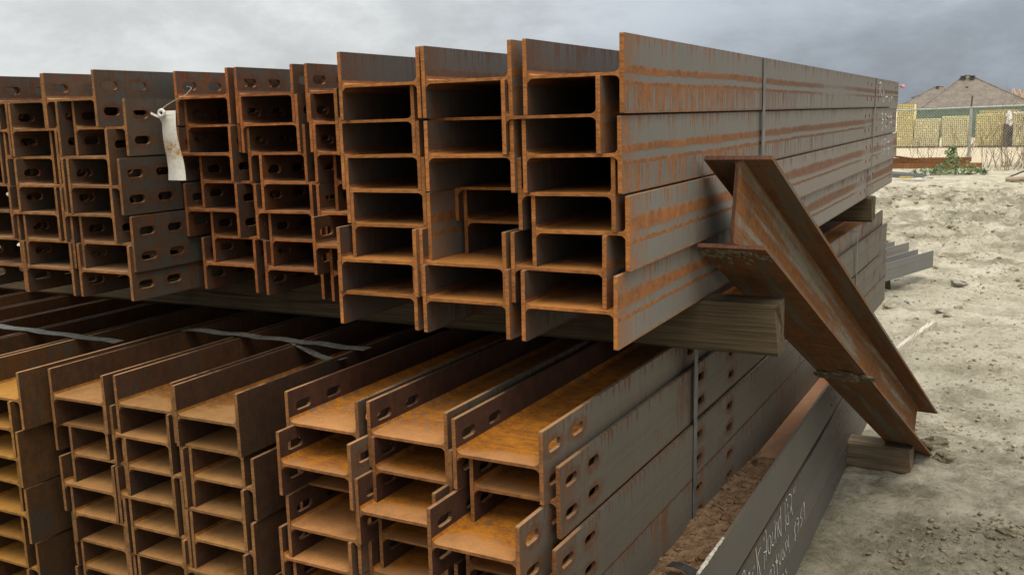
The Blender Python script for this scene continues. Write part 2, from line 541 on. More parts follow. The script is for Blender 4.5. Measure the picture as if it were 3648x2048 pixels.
X = {
 'A': [[-1.0788, -0.865, -0.636], [-1.1081, -0.893, -0.68], [-1.0984, -0.8641, -0.642], [-1.0887, -0.8738, -0.6589], [-1.079, -0.8641, -0.635], [-1.0984, -0.8932, -0.6783], [-1.1081, -0.8835, -0.651]],
 'B': [[-1.8051, -1.5942, -1.376], [-1.7954, -1.5845, -1.3624], [-1.8051, -1.5748, -1.3527], [-1.7566, -1.5344, -1.326], [-1.797, -1.5554, -1.3526], [-1.7372, -1.5263, -1.3251], [-1.767, -1.536, -1.3154]],
 'C': [[-2.48, -2.277, -2.077], [-2.43, -2.217, -1.998], [-2.475, -2.27, -2.043], [-2.4458, -2.2109, -1.997], [-2.4555, -2.2486, -2.0331], [-2.4264, -2.2052, -1.989], [-2.4167, -2.2148, -1.997]],
 'D': [[-1.1828, -0.9705, -0.7451], [-1.1697, -0.96, -0.7235], [-1.19, -0.9697, -0.75], [-1.1689, -0.955, -0.717], [-1.19, -0.9696, -0.748], [-1.1688, -0.955, -0.717]],
 'E': [[-1.8721, -1.6653, -1.4622], [-1.898, -1.6789, -1.4718], [-1.843, -1.641, -1.444], [-1.868, -1.673, -1.47], [-1.8419, -1.6432, -1.45], [-1.862, -1.6681, -1.4694], [-1.8419, -1.6432, -1.445], [-1.868, -1.67, -1.4694], [-1.842, -1.6432, -1.445], [-1.868, -1.67, -1.4694]],
 'F': [[-2.514, -2.304, -2.094], [-2.548, -2.3364, -2.1264], [-2.5336, -2.3236, -2.112], [-2.57, -2.36, -2.15], [-2.532, -2.322, -2.112], [-2.57, -2.36, -2.15], [-2.535, -2.325, -2.115], [-2.57, -2.36, -2.15], [-2.535, -2.325, -2.115], [-2.57, -2.36, -2.15]],
}
Y = {
 'A': [(1.70, 1.69, 1.687), (1.72, 1.76, 1.68), (1.72, 1.69, 1.69), (1.72, 1.82, 1.70), (1.72, 1.84, 1.71), (1.69, 1.70, 1.70), (1.70, 1.69, 1.687)],
 'B': [(1.93, 1.93, 1.94), (1.95, 1.93, 1.93), (1.925, 1.94, 1.93), (1.95, 1.935, 1.97), (1.925, 1.93, 1.93), (1.955, 1.945, 1.87), (1.945, 1.93, 1.92)],
 'C': [(1.75, 1.75, 1.745), (1.75, 1.74, 1.765), (1.75, 1.755, 1.74), (1.745, 1.735, 1.73), (1.75, 1.735, 1.73), (1.745, 1.74, 1.745), (1.74, 1.735, 1.735)],
 'D': [(1.575, 1.58, 1.546), (1.524, 1.575, 1.572), (1.61, 1.525, 1.452), (1.54, 1.58, 1.535), (1.535, 1.56, 1.54), (1.55, 1.56, 1.54)],
}
spec = {  # depth of section, length, slots, top row web height, yaw, bundle words
 'A': (.204, 4.58, slot_rows((3.24, 3.38, 3.66, 4.43, 4.52), .034, .03, .022), .0735, 0, 'upper right bundle'),
 'B': (.190, 4.30, slot_rows((.047, .142)), .0720, 0, 'upper middle bundle'),
 'C': (.196, 4.50, slot_rows((.047, .142)), .0735, 0, 'upper left bundle'),
 'D': (.198, 4.30, slot_rows((.050, .155, .86, 1.145)), -.6440, math.radians(-1.3), 'lower right bundle'),
 'E': (.192, 4.40, (), -.6440, 0, 'lower middle bundle'),
 'F': (.196, 4.40, (), -.6440, 0, 'lower left bundle'),
}
LOOK = {'A': 'grey mill-scale steel beam', 'B': 'brown rusty slotted beam', 'C': 'dark rusty slotted beam',
        'D': 'dusty slotted steel beam', 'E': 'brown dust-covered steel beam', 'F': 'ochre rusty steel beam'}
SIDE = ['left', 'middle', 'right']
beams = {}
for key in 'ABCDEF':
    dd, L, sl, z0, yaw, words = spec[key]
    bk = BeamKind(key, dd, B_, L, sl)
    for r, row in enumerate(X[key]):
        for k, xr in enumerate(row):
            if key == 'F' and k == 0 and r > 1:
                continue
            if key in Y:
                yf = Y[key][r][k]
            else:
                yf = {'E': 1.525, 'F': 1.458}[key] + random.uniform(-.012, .012)
            lab = '%s, %s of the %s row in the %s' % (LOOK[key], SIDE[k], ROWN[r], words)
            t = bk.put(lab, (xr - dd / 2, yf, z0 - PITCH * r + EYE), (0, random.uniform(-.006, .006), yaw), 'beams of the ' + words)
            beams[(key, r, k)] = t

bkF = BeamKind('F', .196, B_, 4.40)
for k in range(4):
    for r in range(2):
        bkF.put('ochre rusty beam past the lower left bundle, %s column, %s row' % (('first', 'second', 'third', 'fourth')[k], ROWN[r]),
                (-2.72 - .098 - k * .212 - r * .034, 1.47, -.644 - PITCH * r + EYE), (0, 0, 0), 'beams beyond the lower left bundle')
# the jutting beam at the foot of the lower right bundle and the row it sits in
gk = BeamKind('G', .20, B_, 3.42, slot_rows((2.27, 2.37), .030, .028, .02))
H6 = gk.put('grey steel beam with earth lying along its upper channel', (-.571 - .10, 1.46, -1.088 + EYE), group='low beams along the yard edge')
for k, xr in enumerate((-1.01, -.795)):
    gk.put('grey steel beam hidden under the lower right bundle, %s one' % ('farther', 'nearer')[k], (xr - .10, 1.62, -1.088 + EYE), group='low beams along the yard edge')
g2 = BeamKind('H', .20, .1128, 3.42, slot_rows((2.42, 2.50, 2.70, 3.25, 3.33), .026, .026, .019))
lows = []
for r in range(3):
    zc = .3440 - .0575 - r * .1146
    for k in range(2):
        lab = ['upper of the three grey beams marked with white chalk writing', 'middle grey beam of the three under the earth-filled one, chalk lettered',
               'lowest grey beam resting on the ground beside the yard'][r] if k == 0 else 'grey steel beam buried behind the chalk-marked ones, %s row' % ROWN[r]
        t = g2.put(lab, (-.5715 - .10 - k * .215 - (0, .0015, .0005)[r], 1.46 + (0, .02, -.01)[r], zc), group='low beams along the yard edge')
        lows.append(t)

# ---------------------------------------------------------------- timber dunnage
wood_grey = timber_mat('weathered_timber', (.056, .040, .022), (.100, .073, .042), (.042, .031, .018), 0)
wood_pale = timber_mat('bleached_timber', (.42, .38, .31), (.62, .58, .50), (.33, .29, .23), 0)
wood_red = timber_mat('reddish_timber', (.11, .082, .052), (.185, .140, .092), (.14, .072, .042), 0)


def timber(name, label, x0, x1, y0, y1, z0, z1, mat, rz=0., segs=24, wob=.003, seed=1, cat='timber', group=None):
    """sawn balk with slightly worn arrises; local x runs along it, origin at its left end"""
    bm = bmesh.new()
    L = x1 - x0; hy = (y1 - y0); hz = (z1 - z0)
    rs = random.Random(seed)
    rings = []
    c = min(hy, hz) * .07
    for i in range(segs + 1):
        t = i / segs
        q = [(c, 0), (hy - c, 0), (hy, c), (hy, hz - c), (hy - c, hz), (c, hz), (0, hz - c), (0, c)]
        ring = [bm.verts.new((L * t + (rs.uniform(-wob, wob) * 2 if i in (0, segs) else 0), y + rs.uniform(-wob, wob) * .5, z + (rs.uniform(-wob, wob) * .5 if 0 < z < hz else 0))) for y, z in q]
        rings.append(ring)
    for a, b in zip(rings, rings[1:]):
        for k in range(8):
            bm.faces.new((a[k], a[(k + 1) % 8], b[(k + 1) % 8], b[k]))
    for ring, inset in ((rings[0], .006), (rings[-1], -.006)):
        cen = Vector((0, 0, 0))
        for v in ring:
            cen += v.co / 8
        cv = bm.verts.new(cen + Vector((-inset * .6, 0, 0)))
        for k in range(8):
            bm.faces.new((ring[k], ring[(k + 1) % 8], cv))
    o = obj(name, bm, mat)
    o.location = (x0, y0, z0); o.rotation_euler = (0, 0, rz)
    return tag(o, label, cat, group)


ZB = -.4447 + EYE - .0006
ZT = -.5705 + EYE + .0006
timber('timber_balk', 'long weathered timber under the front of the upper bundles', -4.6, -.472, 2.245, 2.352, ZT, ZB, wood_grey, seed=3)
timber('timber_balk', 'far weathered timber under the back of the upper right bundle', -4.6, -.628, 5.18, 5.30, ZT, ZB, wood_grey, seed=4)
timber('timber_block', 'squared timber block on the ground by the leaning beam', -.60, -.318, 4.215, 4.335, .0, .112, wood_red, rz=-.05, seed=5, segs=8)
timber('timber_sleeper', 'ground sleeper under the front of the lower left bundles', -2.9, -1.36, 1.95, 2.08, 0, -1.3835 + EYE, wood_grey, seed=6)
timber('timber_sleeper', 'ground sleeper under the back of the lower left bundles', -2.9, -1.36, 4.9, 5.03, 0, -1.3835 + EYE, wood_grey, seed=7)

# ---------------------------------------------------------------- steel straps
strap_mat = simple('strap_steel', (.07, .075, .078), (.15, .15, .145), 30, .42, (1, 1, 1), .15, .001, .5, .55)
strap_dark = simple('black_strap', (.012, .012, .013), (.035, .033, .03), 30, .5, (1, 1, 1), .15, .001, .5, .2)
strap_dull = simple('dull_strap', (.035, .035, .030), (.105, .098, .082), 60, .6, (1, 1, 1), .3, .001, .4, .2)


def band(name, label, y, x0, x1, z0, z1, slant=0., width=.030, mat=strap_mat, seal=True):
    """closed band round a bundle"""
    pts = []
    c = .004
    n = 14

    def seg(a, b, k):
        return [tuple(a[i] + (b[i] - a[i]) * t / k for i in range(2)) for t in range(k)]
    ring = seg((x1, z1 - c), (x1, z0 + c), n) + seg((x1 - c, z0), (x0 + c, z0), n) + seg((x0, z0 + c), (x0, z1 - c), n) + seg((x0 + c, z1), (x1 - c, z1), n)
    for x, z in ring:
        pts.append((x, y + slant * (z1 - z) / (z1 - z0), z))
    t = thing(name, label, 'strap', (0, 0, 0), (0, 0, 0), 'steel straps round the bundles')
    bm = bmesh.new(); add_ribbon(bm, pts, (0, 1, 0), width, .0011, True)
    obj('band', bm, mat, t)
    if seal:
        bm = bmesh.new()
        add_box(bm, ((x0 + x1) / 2 - .02, y - width * .62, z1 - .0005), ((x0 + x1) / 2 + .02, y + width * .62, z1 + .003))
        obj('seal', bm, mat, t)
    return t


zA1 = .0735 + B_ / 2 + EYE + .0012
zA0 = .0735 - 6 * PITCH - B_ / 2 + EYE - .0012
band('steel_strap', 'dark steel strap round the near part of the upper right bundle', 2.785, -1.315, -.6335, zA0, zA1)
band('steel_strap', 'slanting steel strap round the far end of the upper right bundle', 5.235, -1.315, -.6335, zA0, zA1, -.09, .026)
zD1 = -.644 + B_ / 2 + EYE + .0012
zD0 = -.644 - 5 * PITCH - B_ / 2 + EYE - .001
band('steel_strap', 'dark strap down the near side of the lower right bundle', 2.36, -1.375, -.6968, zD0, zD1, -.01, .030, strap_mat)
band('steel_strap', 'thin dark strap at the far end of the lower right bundle', 4.80, -1.32, -.640, zD0, zD1, .02, .02)


def loose(name, label, pts, wdir, width, mat, tail=None):
    t = thing(name, label, 'strap', (0, 0, 0), (0, 0, 0), 'loose straps on the lower bundles')
    bm = bmesh.new(); add_ribbon(bm, pts, wdir, width, .0014)
    obj('band', bm, mat, t)
    if tail:
        bm = bmesh.new(); add_ribbon(bm, tail, wdir, width * .8, .0012)
        obj('loose_end', bm, mat, t)


zt = zD1
pts = [(-2.07 + .645 * i / 16, 1.968 - .018 * (i / 16) ** 2, zt + .0015 + .004 * math.sin(i * .9) ** 2) for i in range(17)]
loose('cut_strap', 'grey cut strap lying across the top of the lower middle bundle', pts, (0, 1, 0), .034, strap_dull,
      [(-1.66 + .22 * i / 9, 1.95 - .078 * (i / 9) ** 1.6, zt + .001 - .02 * math.sin(math.pi * i / 9) - .004 * i / 9) for i in range(10)])
pts = [(-2.75 + .63 * i / 12, 1.80 - .02 * i / 12, zt + .0015 + .003 * math.sin(i) ** 2) for i in range(13)]
loose('cut_strap', 'grey strap lying across the lower left bundle at the picture edge', pts, (0, 1, 0), .034, strap_dull)
pts = [(-.66 + .085 * i / 5, 2.03 - .02 * i / 5, .4965 + .004 * math.sin(i)) for i in range(6)]
loose('cut_strap', 'black strap end lying in the earth of the low channel', pts, (0.25, 1, 0), .03, strap_dark)

# ---------------------------------------------------------------- leaning off-cut
P0 = Vector((-0.631, 2.1357, -0.3009 + EYE))
u = Vector((0.0852, 0.8833, -0.461)).normalized()
wv = Vector((0.9957, -0.0926, 0.0065)); wv = (wv - u * wv.dot(u)).normalized()
vv = wv.cross(u).normalized()
BL, DL, LL = .158, .200, 2.63
fm, wm, _ = MF['L']
# local frame: x = -v (down through the flanges), y = along, z = across the flange
ML = Matrix.Identity(4)
for i in range(3):
    ML[i][0] = vv[i]; ML[i][1] = u[i]; ML[i][2] = wv[i]
org = P0 + wv * (BL / 2) + vv * (DL / 2)
lean = thing('leaning_girder', 'short rusty beam off-cut leaning against the stacks, foot on the ground', 'steel beam')
# flange orientation: rows of ML must be right handed
if ML.to_3x3().determinant() < 0:
    for i in range(3):
        ML[i][2] *= -1
ML[0][3], ML[1][3], ML[2][3] = org
lean.matrix_world = ML
rag = []
rs = random.Random(5)


def shear_plate(bm, k):
    for v in bm.verts:
        if v.co.y < .2:
            v.co.y += k
    return bm


lo_ = obj('flange', to_mesh(plate_mesh(BL, .0095, LL), 'lean_flange_low', fm), None, lean, (-DL / 2, 0, 0))
hi_ = obj('flange', to_mesh(plate_mesh(BL, .0095, LL + .055), 'lean_flange_high', fm), None, lean, (DL / 2 - .0095, -.055, 0))
wmesh = web_mesh(DL, .0095, .0085, LL - .05, .012)
for v in wmesh.verts:
    if v.co.y < .2:
        v.co.y += -.055 * (v.co.x / DL + .5)
obj('web', to_mesh(wmesh, 'lean_web', wm), None, lean)

mud_mat = simple('dried_mud', (.085, .070, .044), (.24, .205, .138), 40, .95, (1, 1, 1), .8, .01, .1)


def lump(bm, c, r, rs, flat=.6, sub=2, m=None):
    q = bmesh.ops.create_icosphere(bm, subdivisions=sub, radius=1.0)['verts']
    ph = [rs.uniform(0, 6.3) for _ in range(6)]
    for v in q:
        p = v.co.copy()
        k = 1 + .22 * math.sin(p.x * 3.1 + ph[0]) * math.sin(p.y * 2.7 + ph[1]) + .16 * math.sin(p.z * 4.3 + ph[2] + p.x * 2) + .10 * math.sin(p.y * 7 + ph[3]) + rs.uniform(-.09, .09)
        p = Vector((p.x * r[0], p.y * r[1], p.z * r[2])) * k
        if m:
            p = m @ p
        v.co = Vector(c) + p


bm = bmesh.new()
for k in range(20):
    t = rs.random()
    lump(bm, (-DL / 2 - .003, 1.18 + rs.gauss(0, .018), -BL / 2 + BL * 1.02 * t), (.003 + .005 * rs.random(), .022 + .03 * rs.random(), .012 + .012 * rs.random()), rs, 1, 2)
kind(obj('mud_crust', bm, mud_mat, lean), 'stuff')
bm = bmesh.new()
for k in range(60):
    lump(bm, (-DL / 2 - .001, .015 + abs(rs.gauss(0, .035)), -BL / 2 + BL * rs.random()), (.0012 + .0012 * rs.random(), .006 + .012 * rs.random(), .003 + .004 * rs.random()), rs, 1, 1)
kind(obj('mud_crust', bm, mud_mat, lean), 'stuff')

# ---------------------------------------------------------------- ground
def ground_mat():
    m, n, p = base('dry_mud_ground')
    tc = n.new('ShaderNodeTexCoord')
    o = tc.outputs['Object']
    x, y, z = n.sep(o)
    a = n.noise(o, .55, 6, .6)
    b = n.noise(o, 3.2, 8, .66)
    c = n.noise(o, 30., 9, .78)
    dd = n.noise(o, 110., 5, .75)
    hi = n.m('ADD', n.m('MULTIPLY', b, .45), n.m('ADD', n.m('MULTIPLY', c, .35), n.m('MULTIPLY', dd, .2)))
    col = n.mix(n.step(hi, .40, .60), (.325, .285, .200), (.64, .58, .455))
    wet = n.step(n.m('ADD', n.m('MULTIPLY', a, .6), n.m('MULTIPLY', b, .4)), .52, .62)
    col = n.mix(n.m('MULTIPLY', wet, .35), col, (.30, .255, .175))
    mz = n.m('MULTIPLY', n.m('MULTIPLY', n.step(y, 8.5, 11.), n.step(y, 22., 18.)), n.step(n.noise(n.comb(n.m('MULTIPLY', x, 1.3), n.m('MULTIPLY', y, 1.5), 0.), 1., 7, .68), .47, .57))
    col = n.mix(n.m('MULTIPLY', mz, .62), col, n.mix(c, (.10, .088, .062), (.26, .225, .16)))
    # darker ground at the near end, beside the stack
    near_dark = n.m('MULTIPLY', n.step(n.m('ADD', y, n.m('MULTIPLY', n.m('SUBTRACT', b, .5), 2.4)), 5.4, 3.3), n.step(x, 2.2, .6))
    col = n.mix(n.m('MULTIPLY', near_dark, .70), col, n.mix(n.step(hi, .42, .58), (.105, .090, .058), (.245, .212, .142)))
    # crumbs, dark cracks
    col = n.mix(n.m('MULTIPLY', n.step(n.m('ADD', n.m('MULTIPLY', c, .6), n.m('MULTIPLY', dd, .4)), .455, .385), .6), col, (.14, .118, .08))
    sandy = n.step(n.m('ADD', y, n.m('MULTIPLY', n.m('SUBTRACT', b, .5), 1.2)), 27.6, 28.4)
    sc = n.mix(n.step(n.m('ADD', n.m('MULTIPLY', b, .5), n.m('MULTIPLY', c, .5)), .35, .65), (.52, .42, .28), (.74, .62, .44))
    col = n.mix(sandy, col, sc)
    n.links.new(col, p.inputs['Base Color'])
    p.inputs['Roughness'].default_value = .95
    p.inputs['Specular IOR Level'].default_value = .1
    n.links.new(n.bump(n.m('ADD', n.m('MULTIPLY', c, .7), n.m('MULTIPLY', dd, .4)), .9, .045), p.inputs['Normal'])
    return m


def axis(pts):
    out = []
    for (a, b, s) in pts:
        k = max(1, int(round((b - a) / s)))
        out += [a + (b - a) * i / k for i in range(k)]
    out.append(pts[-1][1])
    return np.array(out)


gx = axis([(-600, -60, 90), (-60, -8, 6), (-8, -3, .5), (-3, -.75, .12), (-.75, 1.3, .018), (1.3, 3, .10), (3, 8, .5), (8, 60, 6), (60, 600, 90)])
gy = axis([(-300, -20, 60), (-20, 0, 2), (0, 2.6, .2), (2.6, 7.5, .022), (7.5, 13, .05), (13, 30, .13), (30, 60, 1.5), (60, 150, 15), (150, 900, 125)])
GX, GY = np.meshgrid(gx, gy)


def ground_z(xx, yy):
    zz = (fbm(xx * 1.1, yy * 1.1, 3, 3) - .5) * .05
    ridg = 1 - np.abs(2 * fbm(xx * 2.6 + 7, yy * 3.4, 4, 21) - 1)
    rut = np.exp(-((yy - 15.5) / 4.5) ** 2)
    zz = zz + rut * ((ridg - .72) * .46 + (fbm(xx * 3.1, yy * 5., 3, 61) - .5) * .10)
    mound = np.clip((fbm(xx * 5.5, yy * 5.5, 4, 43) - .52) * 3, 0, 1)
    zz = zz + mound * .028 + (fbm(xx * 17, yy * 17, 3, 71, .7) - .5) * .042 * np.clip(1.3 - yy / 14, .3, 1)
    near = np.clip((yy - 2.5) / 1.5, 0, 1)
    under = np.clip((xx + .62) / .12, 0, 1)          # level under the stacks
    back = np.clip((yy - 6.4) / 1.2, 0, 1)
    far = 1 - np.clip((yy - 26) / 4, 0, 1) * .7
    return zz * np.maximum(under, back) * far - .004


GZ = ground_z(GX, GY)
nyy, nxx = GX.shape
verts = np.stack([GX.ravel(), GY.ravel(), GZ.ravel()], 1)
idx = np.arange(nyy * nxx).reshape(nyy, nxx)
faces = np.stack([idx[:-1, :-1].ravel(), idx[:-1, 1:].ravel(), idx[1:, 1:].ravel(), idx[1:, :-1].ravel()], 1)
me = bpy.data.meshes.new('ground')
me.from_pydata(verts.tolist(), [], faces.tolist())
me.polygons.foreach_set('use_smooth', [True] * len(me.polygons))
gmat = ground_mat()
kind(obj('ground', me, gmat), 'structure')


def gz(x, y):
    return float(ground_z(np.array([float(x)]), np.array([float(y)]))[0])


clod_mat = simple('earth_clod', (.17, .142, .092), (.42, .365, .26), 9, .95, (1, 1, 1), .6, .01, .1)
stone_mat = simple('pale_stone', (.17, .15, .11), (.34, .31, .25), 18, .9, (1, 1, 1), .5, .006, .15)


def scatter(name, label, cat, pts, mat, rs, sub=1):
    ico = bmesh.new(); bmesh.ops.create_icosphere(ico, subdivisions=sub, radius=1.0)
    base_v = np.array([v.co[:] for v in ico.verts]); base_f = np.array([[v.index for v in f.verts] for f in ico.faces]); ico.free()
    V = []; F = []
    for i, (x, y, z, r) in enumerate(pts):
        k = 1 + rng.uniform(-.28, .28, (len(base_v), 1))
        s = np.array([r * rng.uniform(.7, 1.4), r * rng.uniform(.7, 1.4), r * rng.uniform(.45, .8)])
        a = rng.uniform(0, 6.28); ca, sa = math.cos(a), math.sin(a)
        q = base_v * k * s
        q = np.stack([q[:, 0] * ca - q[:, 1] * sa, q[:, 0] * sa + q[:, 1] * ca, q[:, 2]], 1) + np.array([x, y, z])
        F.append(base_f + len(base_v) * i); V.append(q)
    me = bpy.data.meshes.new(name)
    me.from_pydata(np.concatenate(V).tolist(), [], np.concatenate(F).tolist())
    o = obj(name, me, mat)
    tag(o, label, cat); kind(o, 'stuff')
    return o


yy_ = 2.7 + 17 * rng.random(60000) ** 2.0
xx_ = np.where(yy_ < 6.6, rng.uniform(-.53, 2.2, 60000), rng.uniform(-2.2, 3.2, 60000))
ok = fbm(xx_ * 1.7, yy_ * 1.7, 3, 5) > .36 + .22 * rng.random(60000)
xx_, yy_ = xx_[ok][:18000], yy_[ok][:18000]
rr_ = (.0022 + .0072 * rng.random(len(xx_)) ** 4 * (1 + yy_ * .10)) * np.where(yy_ < 4.7, 1.15, 1.)
pts = list(zip(xx_, yy_, ground_z(xx_, yy_) + rr_ * .15, rr_))
scatter('loose_clods', 'scattered small clods and crumbs of pale dried mud over the open yard', 'clods', [p for p in pts if p[1] >= 4.7], clod_mat, rs)
scatter('loose_clods', 'darker crumbs of mud on the near ground beside the stack', 'clods', [p for p in pts if p[1] < 4.7], mud_mat, rs)
xx_ = rng.uniform(-2.6, 3.5, 6000); yy_ = rng.normal(15.2, 3.4, 6000)      # churned ridges of mud further off
ok = (yy_ > 9) & (fbm(xx_ * .8, yy_ * .8, 3, 15) > .5)
xx_, yy_ = xx_[ok][:1100], yy_[ok][:1100]
rr_ = .010 + .040 * rng.random(len(xx_)) ** 2.6
pts = list(zip(xx_, yy_, ground_z(xx_, yy_) + rr_ * .1, rr_))
scatter('churned_mud', 'ridges of churned dried mud across the yard', 'mud', pts, clod_mat, rs, 2)
for i, (x, y, r, words) in enumerate([(-.792, 7.88, .045, 'largest stone lying beyond the leaning beam'), (-.696, 8.12, .02, 'small stone just behind the largest one'),
                                     (-.318, 8.05, .026, 'round stone standing alone right of the plank'), (-.4245, 7.79, .034, 'jagged clod in front of the plank tip'),
                                     (-.378, 7.675, .024, 'small clod beside the jagged one'), (-.3646, 9.0, .055, 'flat mound of mud farther up the yard'),
                                     (-.574, 7.49, .018, 'little stone behind the plank'), (-.245, 4.62, .05, 'clod heaped at the foot of the leaning beam'),
                                     (-.20, 4.45, .035, 'clod in front of the leaning beam foot'), (.045, 3.72, .03, 'grey stone alone on the near ground'),
                                     (-.50, 5.15, .055, 'lumpy clod behind the timber block'), (-.42, 5.25, .05, 'pale clod right behind the timber block')]):
    bm = bmesh.new()
    lump(bm, (0, 0, r * .25), (r * 1.15, r, r * .62), random.Random(40 + i), 1, 3)
    tag(obj('stone', bm, mud_mat if i >= 7 else stone_mat if i % 2 else clod_mat, None, (x, y, gz(x, y))), words, 'stone', 'stones on the yard')

# earth lying in the low channel
earth_mat = simple('reddish_earth', (.085, .050, .027), (.20, .125, .072), 30, .95, (1, 1, 1), .8, .01, .1)
ex = np.linspace(-.765, -.5815, 26); ey = np.linspace(1.47, 3.35, 170)
EX, EY = np.meshgrid(ex, ey)
EZ = -1.085 + EYE + .010 + .026 * fbm(EX * 14, EY * 9, 4, 8) + .008 * fbm(EX * 70, EY * 70, 2, 9)
EZ = EZ - .045 * np.clip((EY - 2.55) / .7, 0, 1) ** 1.3 + .02 * np.exp(-((EX + .76) / .05) ** 2)
idx = np.arange(EX.size).reshape(EX.shape)
F = np.stack([idx[:-1, :-1].ravel(), idx[:-1, 1:].ravel(), idx[1:, 1:].ravel(), idx[1:, :-1].ravel()], 1)
me = bpy.data.meshes.new('earth')
me.from_pydata(np.stack([EX.ravel(), EY.ravel(), EZ.ravel()], 1).tolist(), [], F.tolist())
kind(tag(obj('channel_earth', me, earth_mat), 'brown earth lying in the channel of the low beam', 'earth'), 'stuff')
pts = []
for k in range(420):
    y = 1.55 + 1.25 * rng.random(); x = rng.uniform(-.74, -.588)
    r = .002 + .0075 * rng.random() ** 2.5
    i = int((x + .765) / .1835 * 25); j = int((y - 1.47) / 1.88 * 169)
    pts.append((x, y, EZ[j, min(i, 25)] + r * .2, r))
scatter('channel_gravel', 'gravel crumbs on the earth in the low channel', 'gravel', pts, earth_mat, rs)
for i, (x, y, r, words) in enumerate([(-.612, 2.13, .012, 'pointed pale stone in the earth of the low channel'), (-.625, 2.40, .012, 'flat stone farther along the earth-filled channel'), (-.655, 2.88, .014, 'dark clod at the end of the earth in the channel')]):
    bm = bmesh.new(); lump(bm, (0, 0, 0), (r * 1.2, r * .8, r), random.Random(80 + i), 1, 2)
    jj = int((y - 1.47) / 1.88 * 169); ii = int((x + .765) / .1835 * 25)
    tag(obj('stone', bm, earth_mat, None, (x, y, float(EZ[jj, ii]) + r * .3)), words, 'stone', 'stones in the channel earth')

white_crust = simple('white_crust', (.26, .235, .18), (.56, .52, .44), 90, .9, (1, 1, 1), .8, .003, .2)
bm = bmesh.new()
sp = [Vector((-.5755, 1.97, .5125)).lerp(Vector((-.5735, 2.175, .5125)), t / 22) for t in range(23)]
add_tube(bm, [p + Vector((rs.uniform(-.001, .001), 0, .003)) for p in sp], [.0032 + .0018 * rs.random() + (.0015 if 3 < i < 12 else 0) for i in range(23)], 7)
tag(obj('white_stick', bm, white_crust), 'crusty white stick lying along the edge of the earth-filled beam', 'stick')
bm = bmesh.new()
pl = [(-.6178, 6.41), (-.5936, 6.402), (-.4258, 7.317), (-.462, 7.345)]
cz = gz(-.53, 6.9)
vs = [bm.verts.new((x, y, cz + (.022, .022, .03, .03)[i])) for i, (x, y) in enumerate(pl)]
vb = [bm.verts.new((x, y, cz - .01)) for i, (x, y) in enumerate(pl)]
bm.faces.new(vs); bm.faces.new(vb[::-1])
for i in range(4):
    bm.faces.new((vs[i], vb[i], vb[(i + 1) % 4], vs[(i + 1) % 4]))
plank = obj('plank', bm, timber_mat('bleached_plank', (.36, .32, .25), (.58, .53, .44), (.28, .25, .19), 1))
tag(plank, 'split bleached plank lying on the yard behind the leaning beam', 'plank')
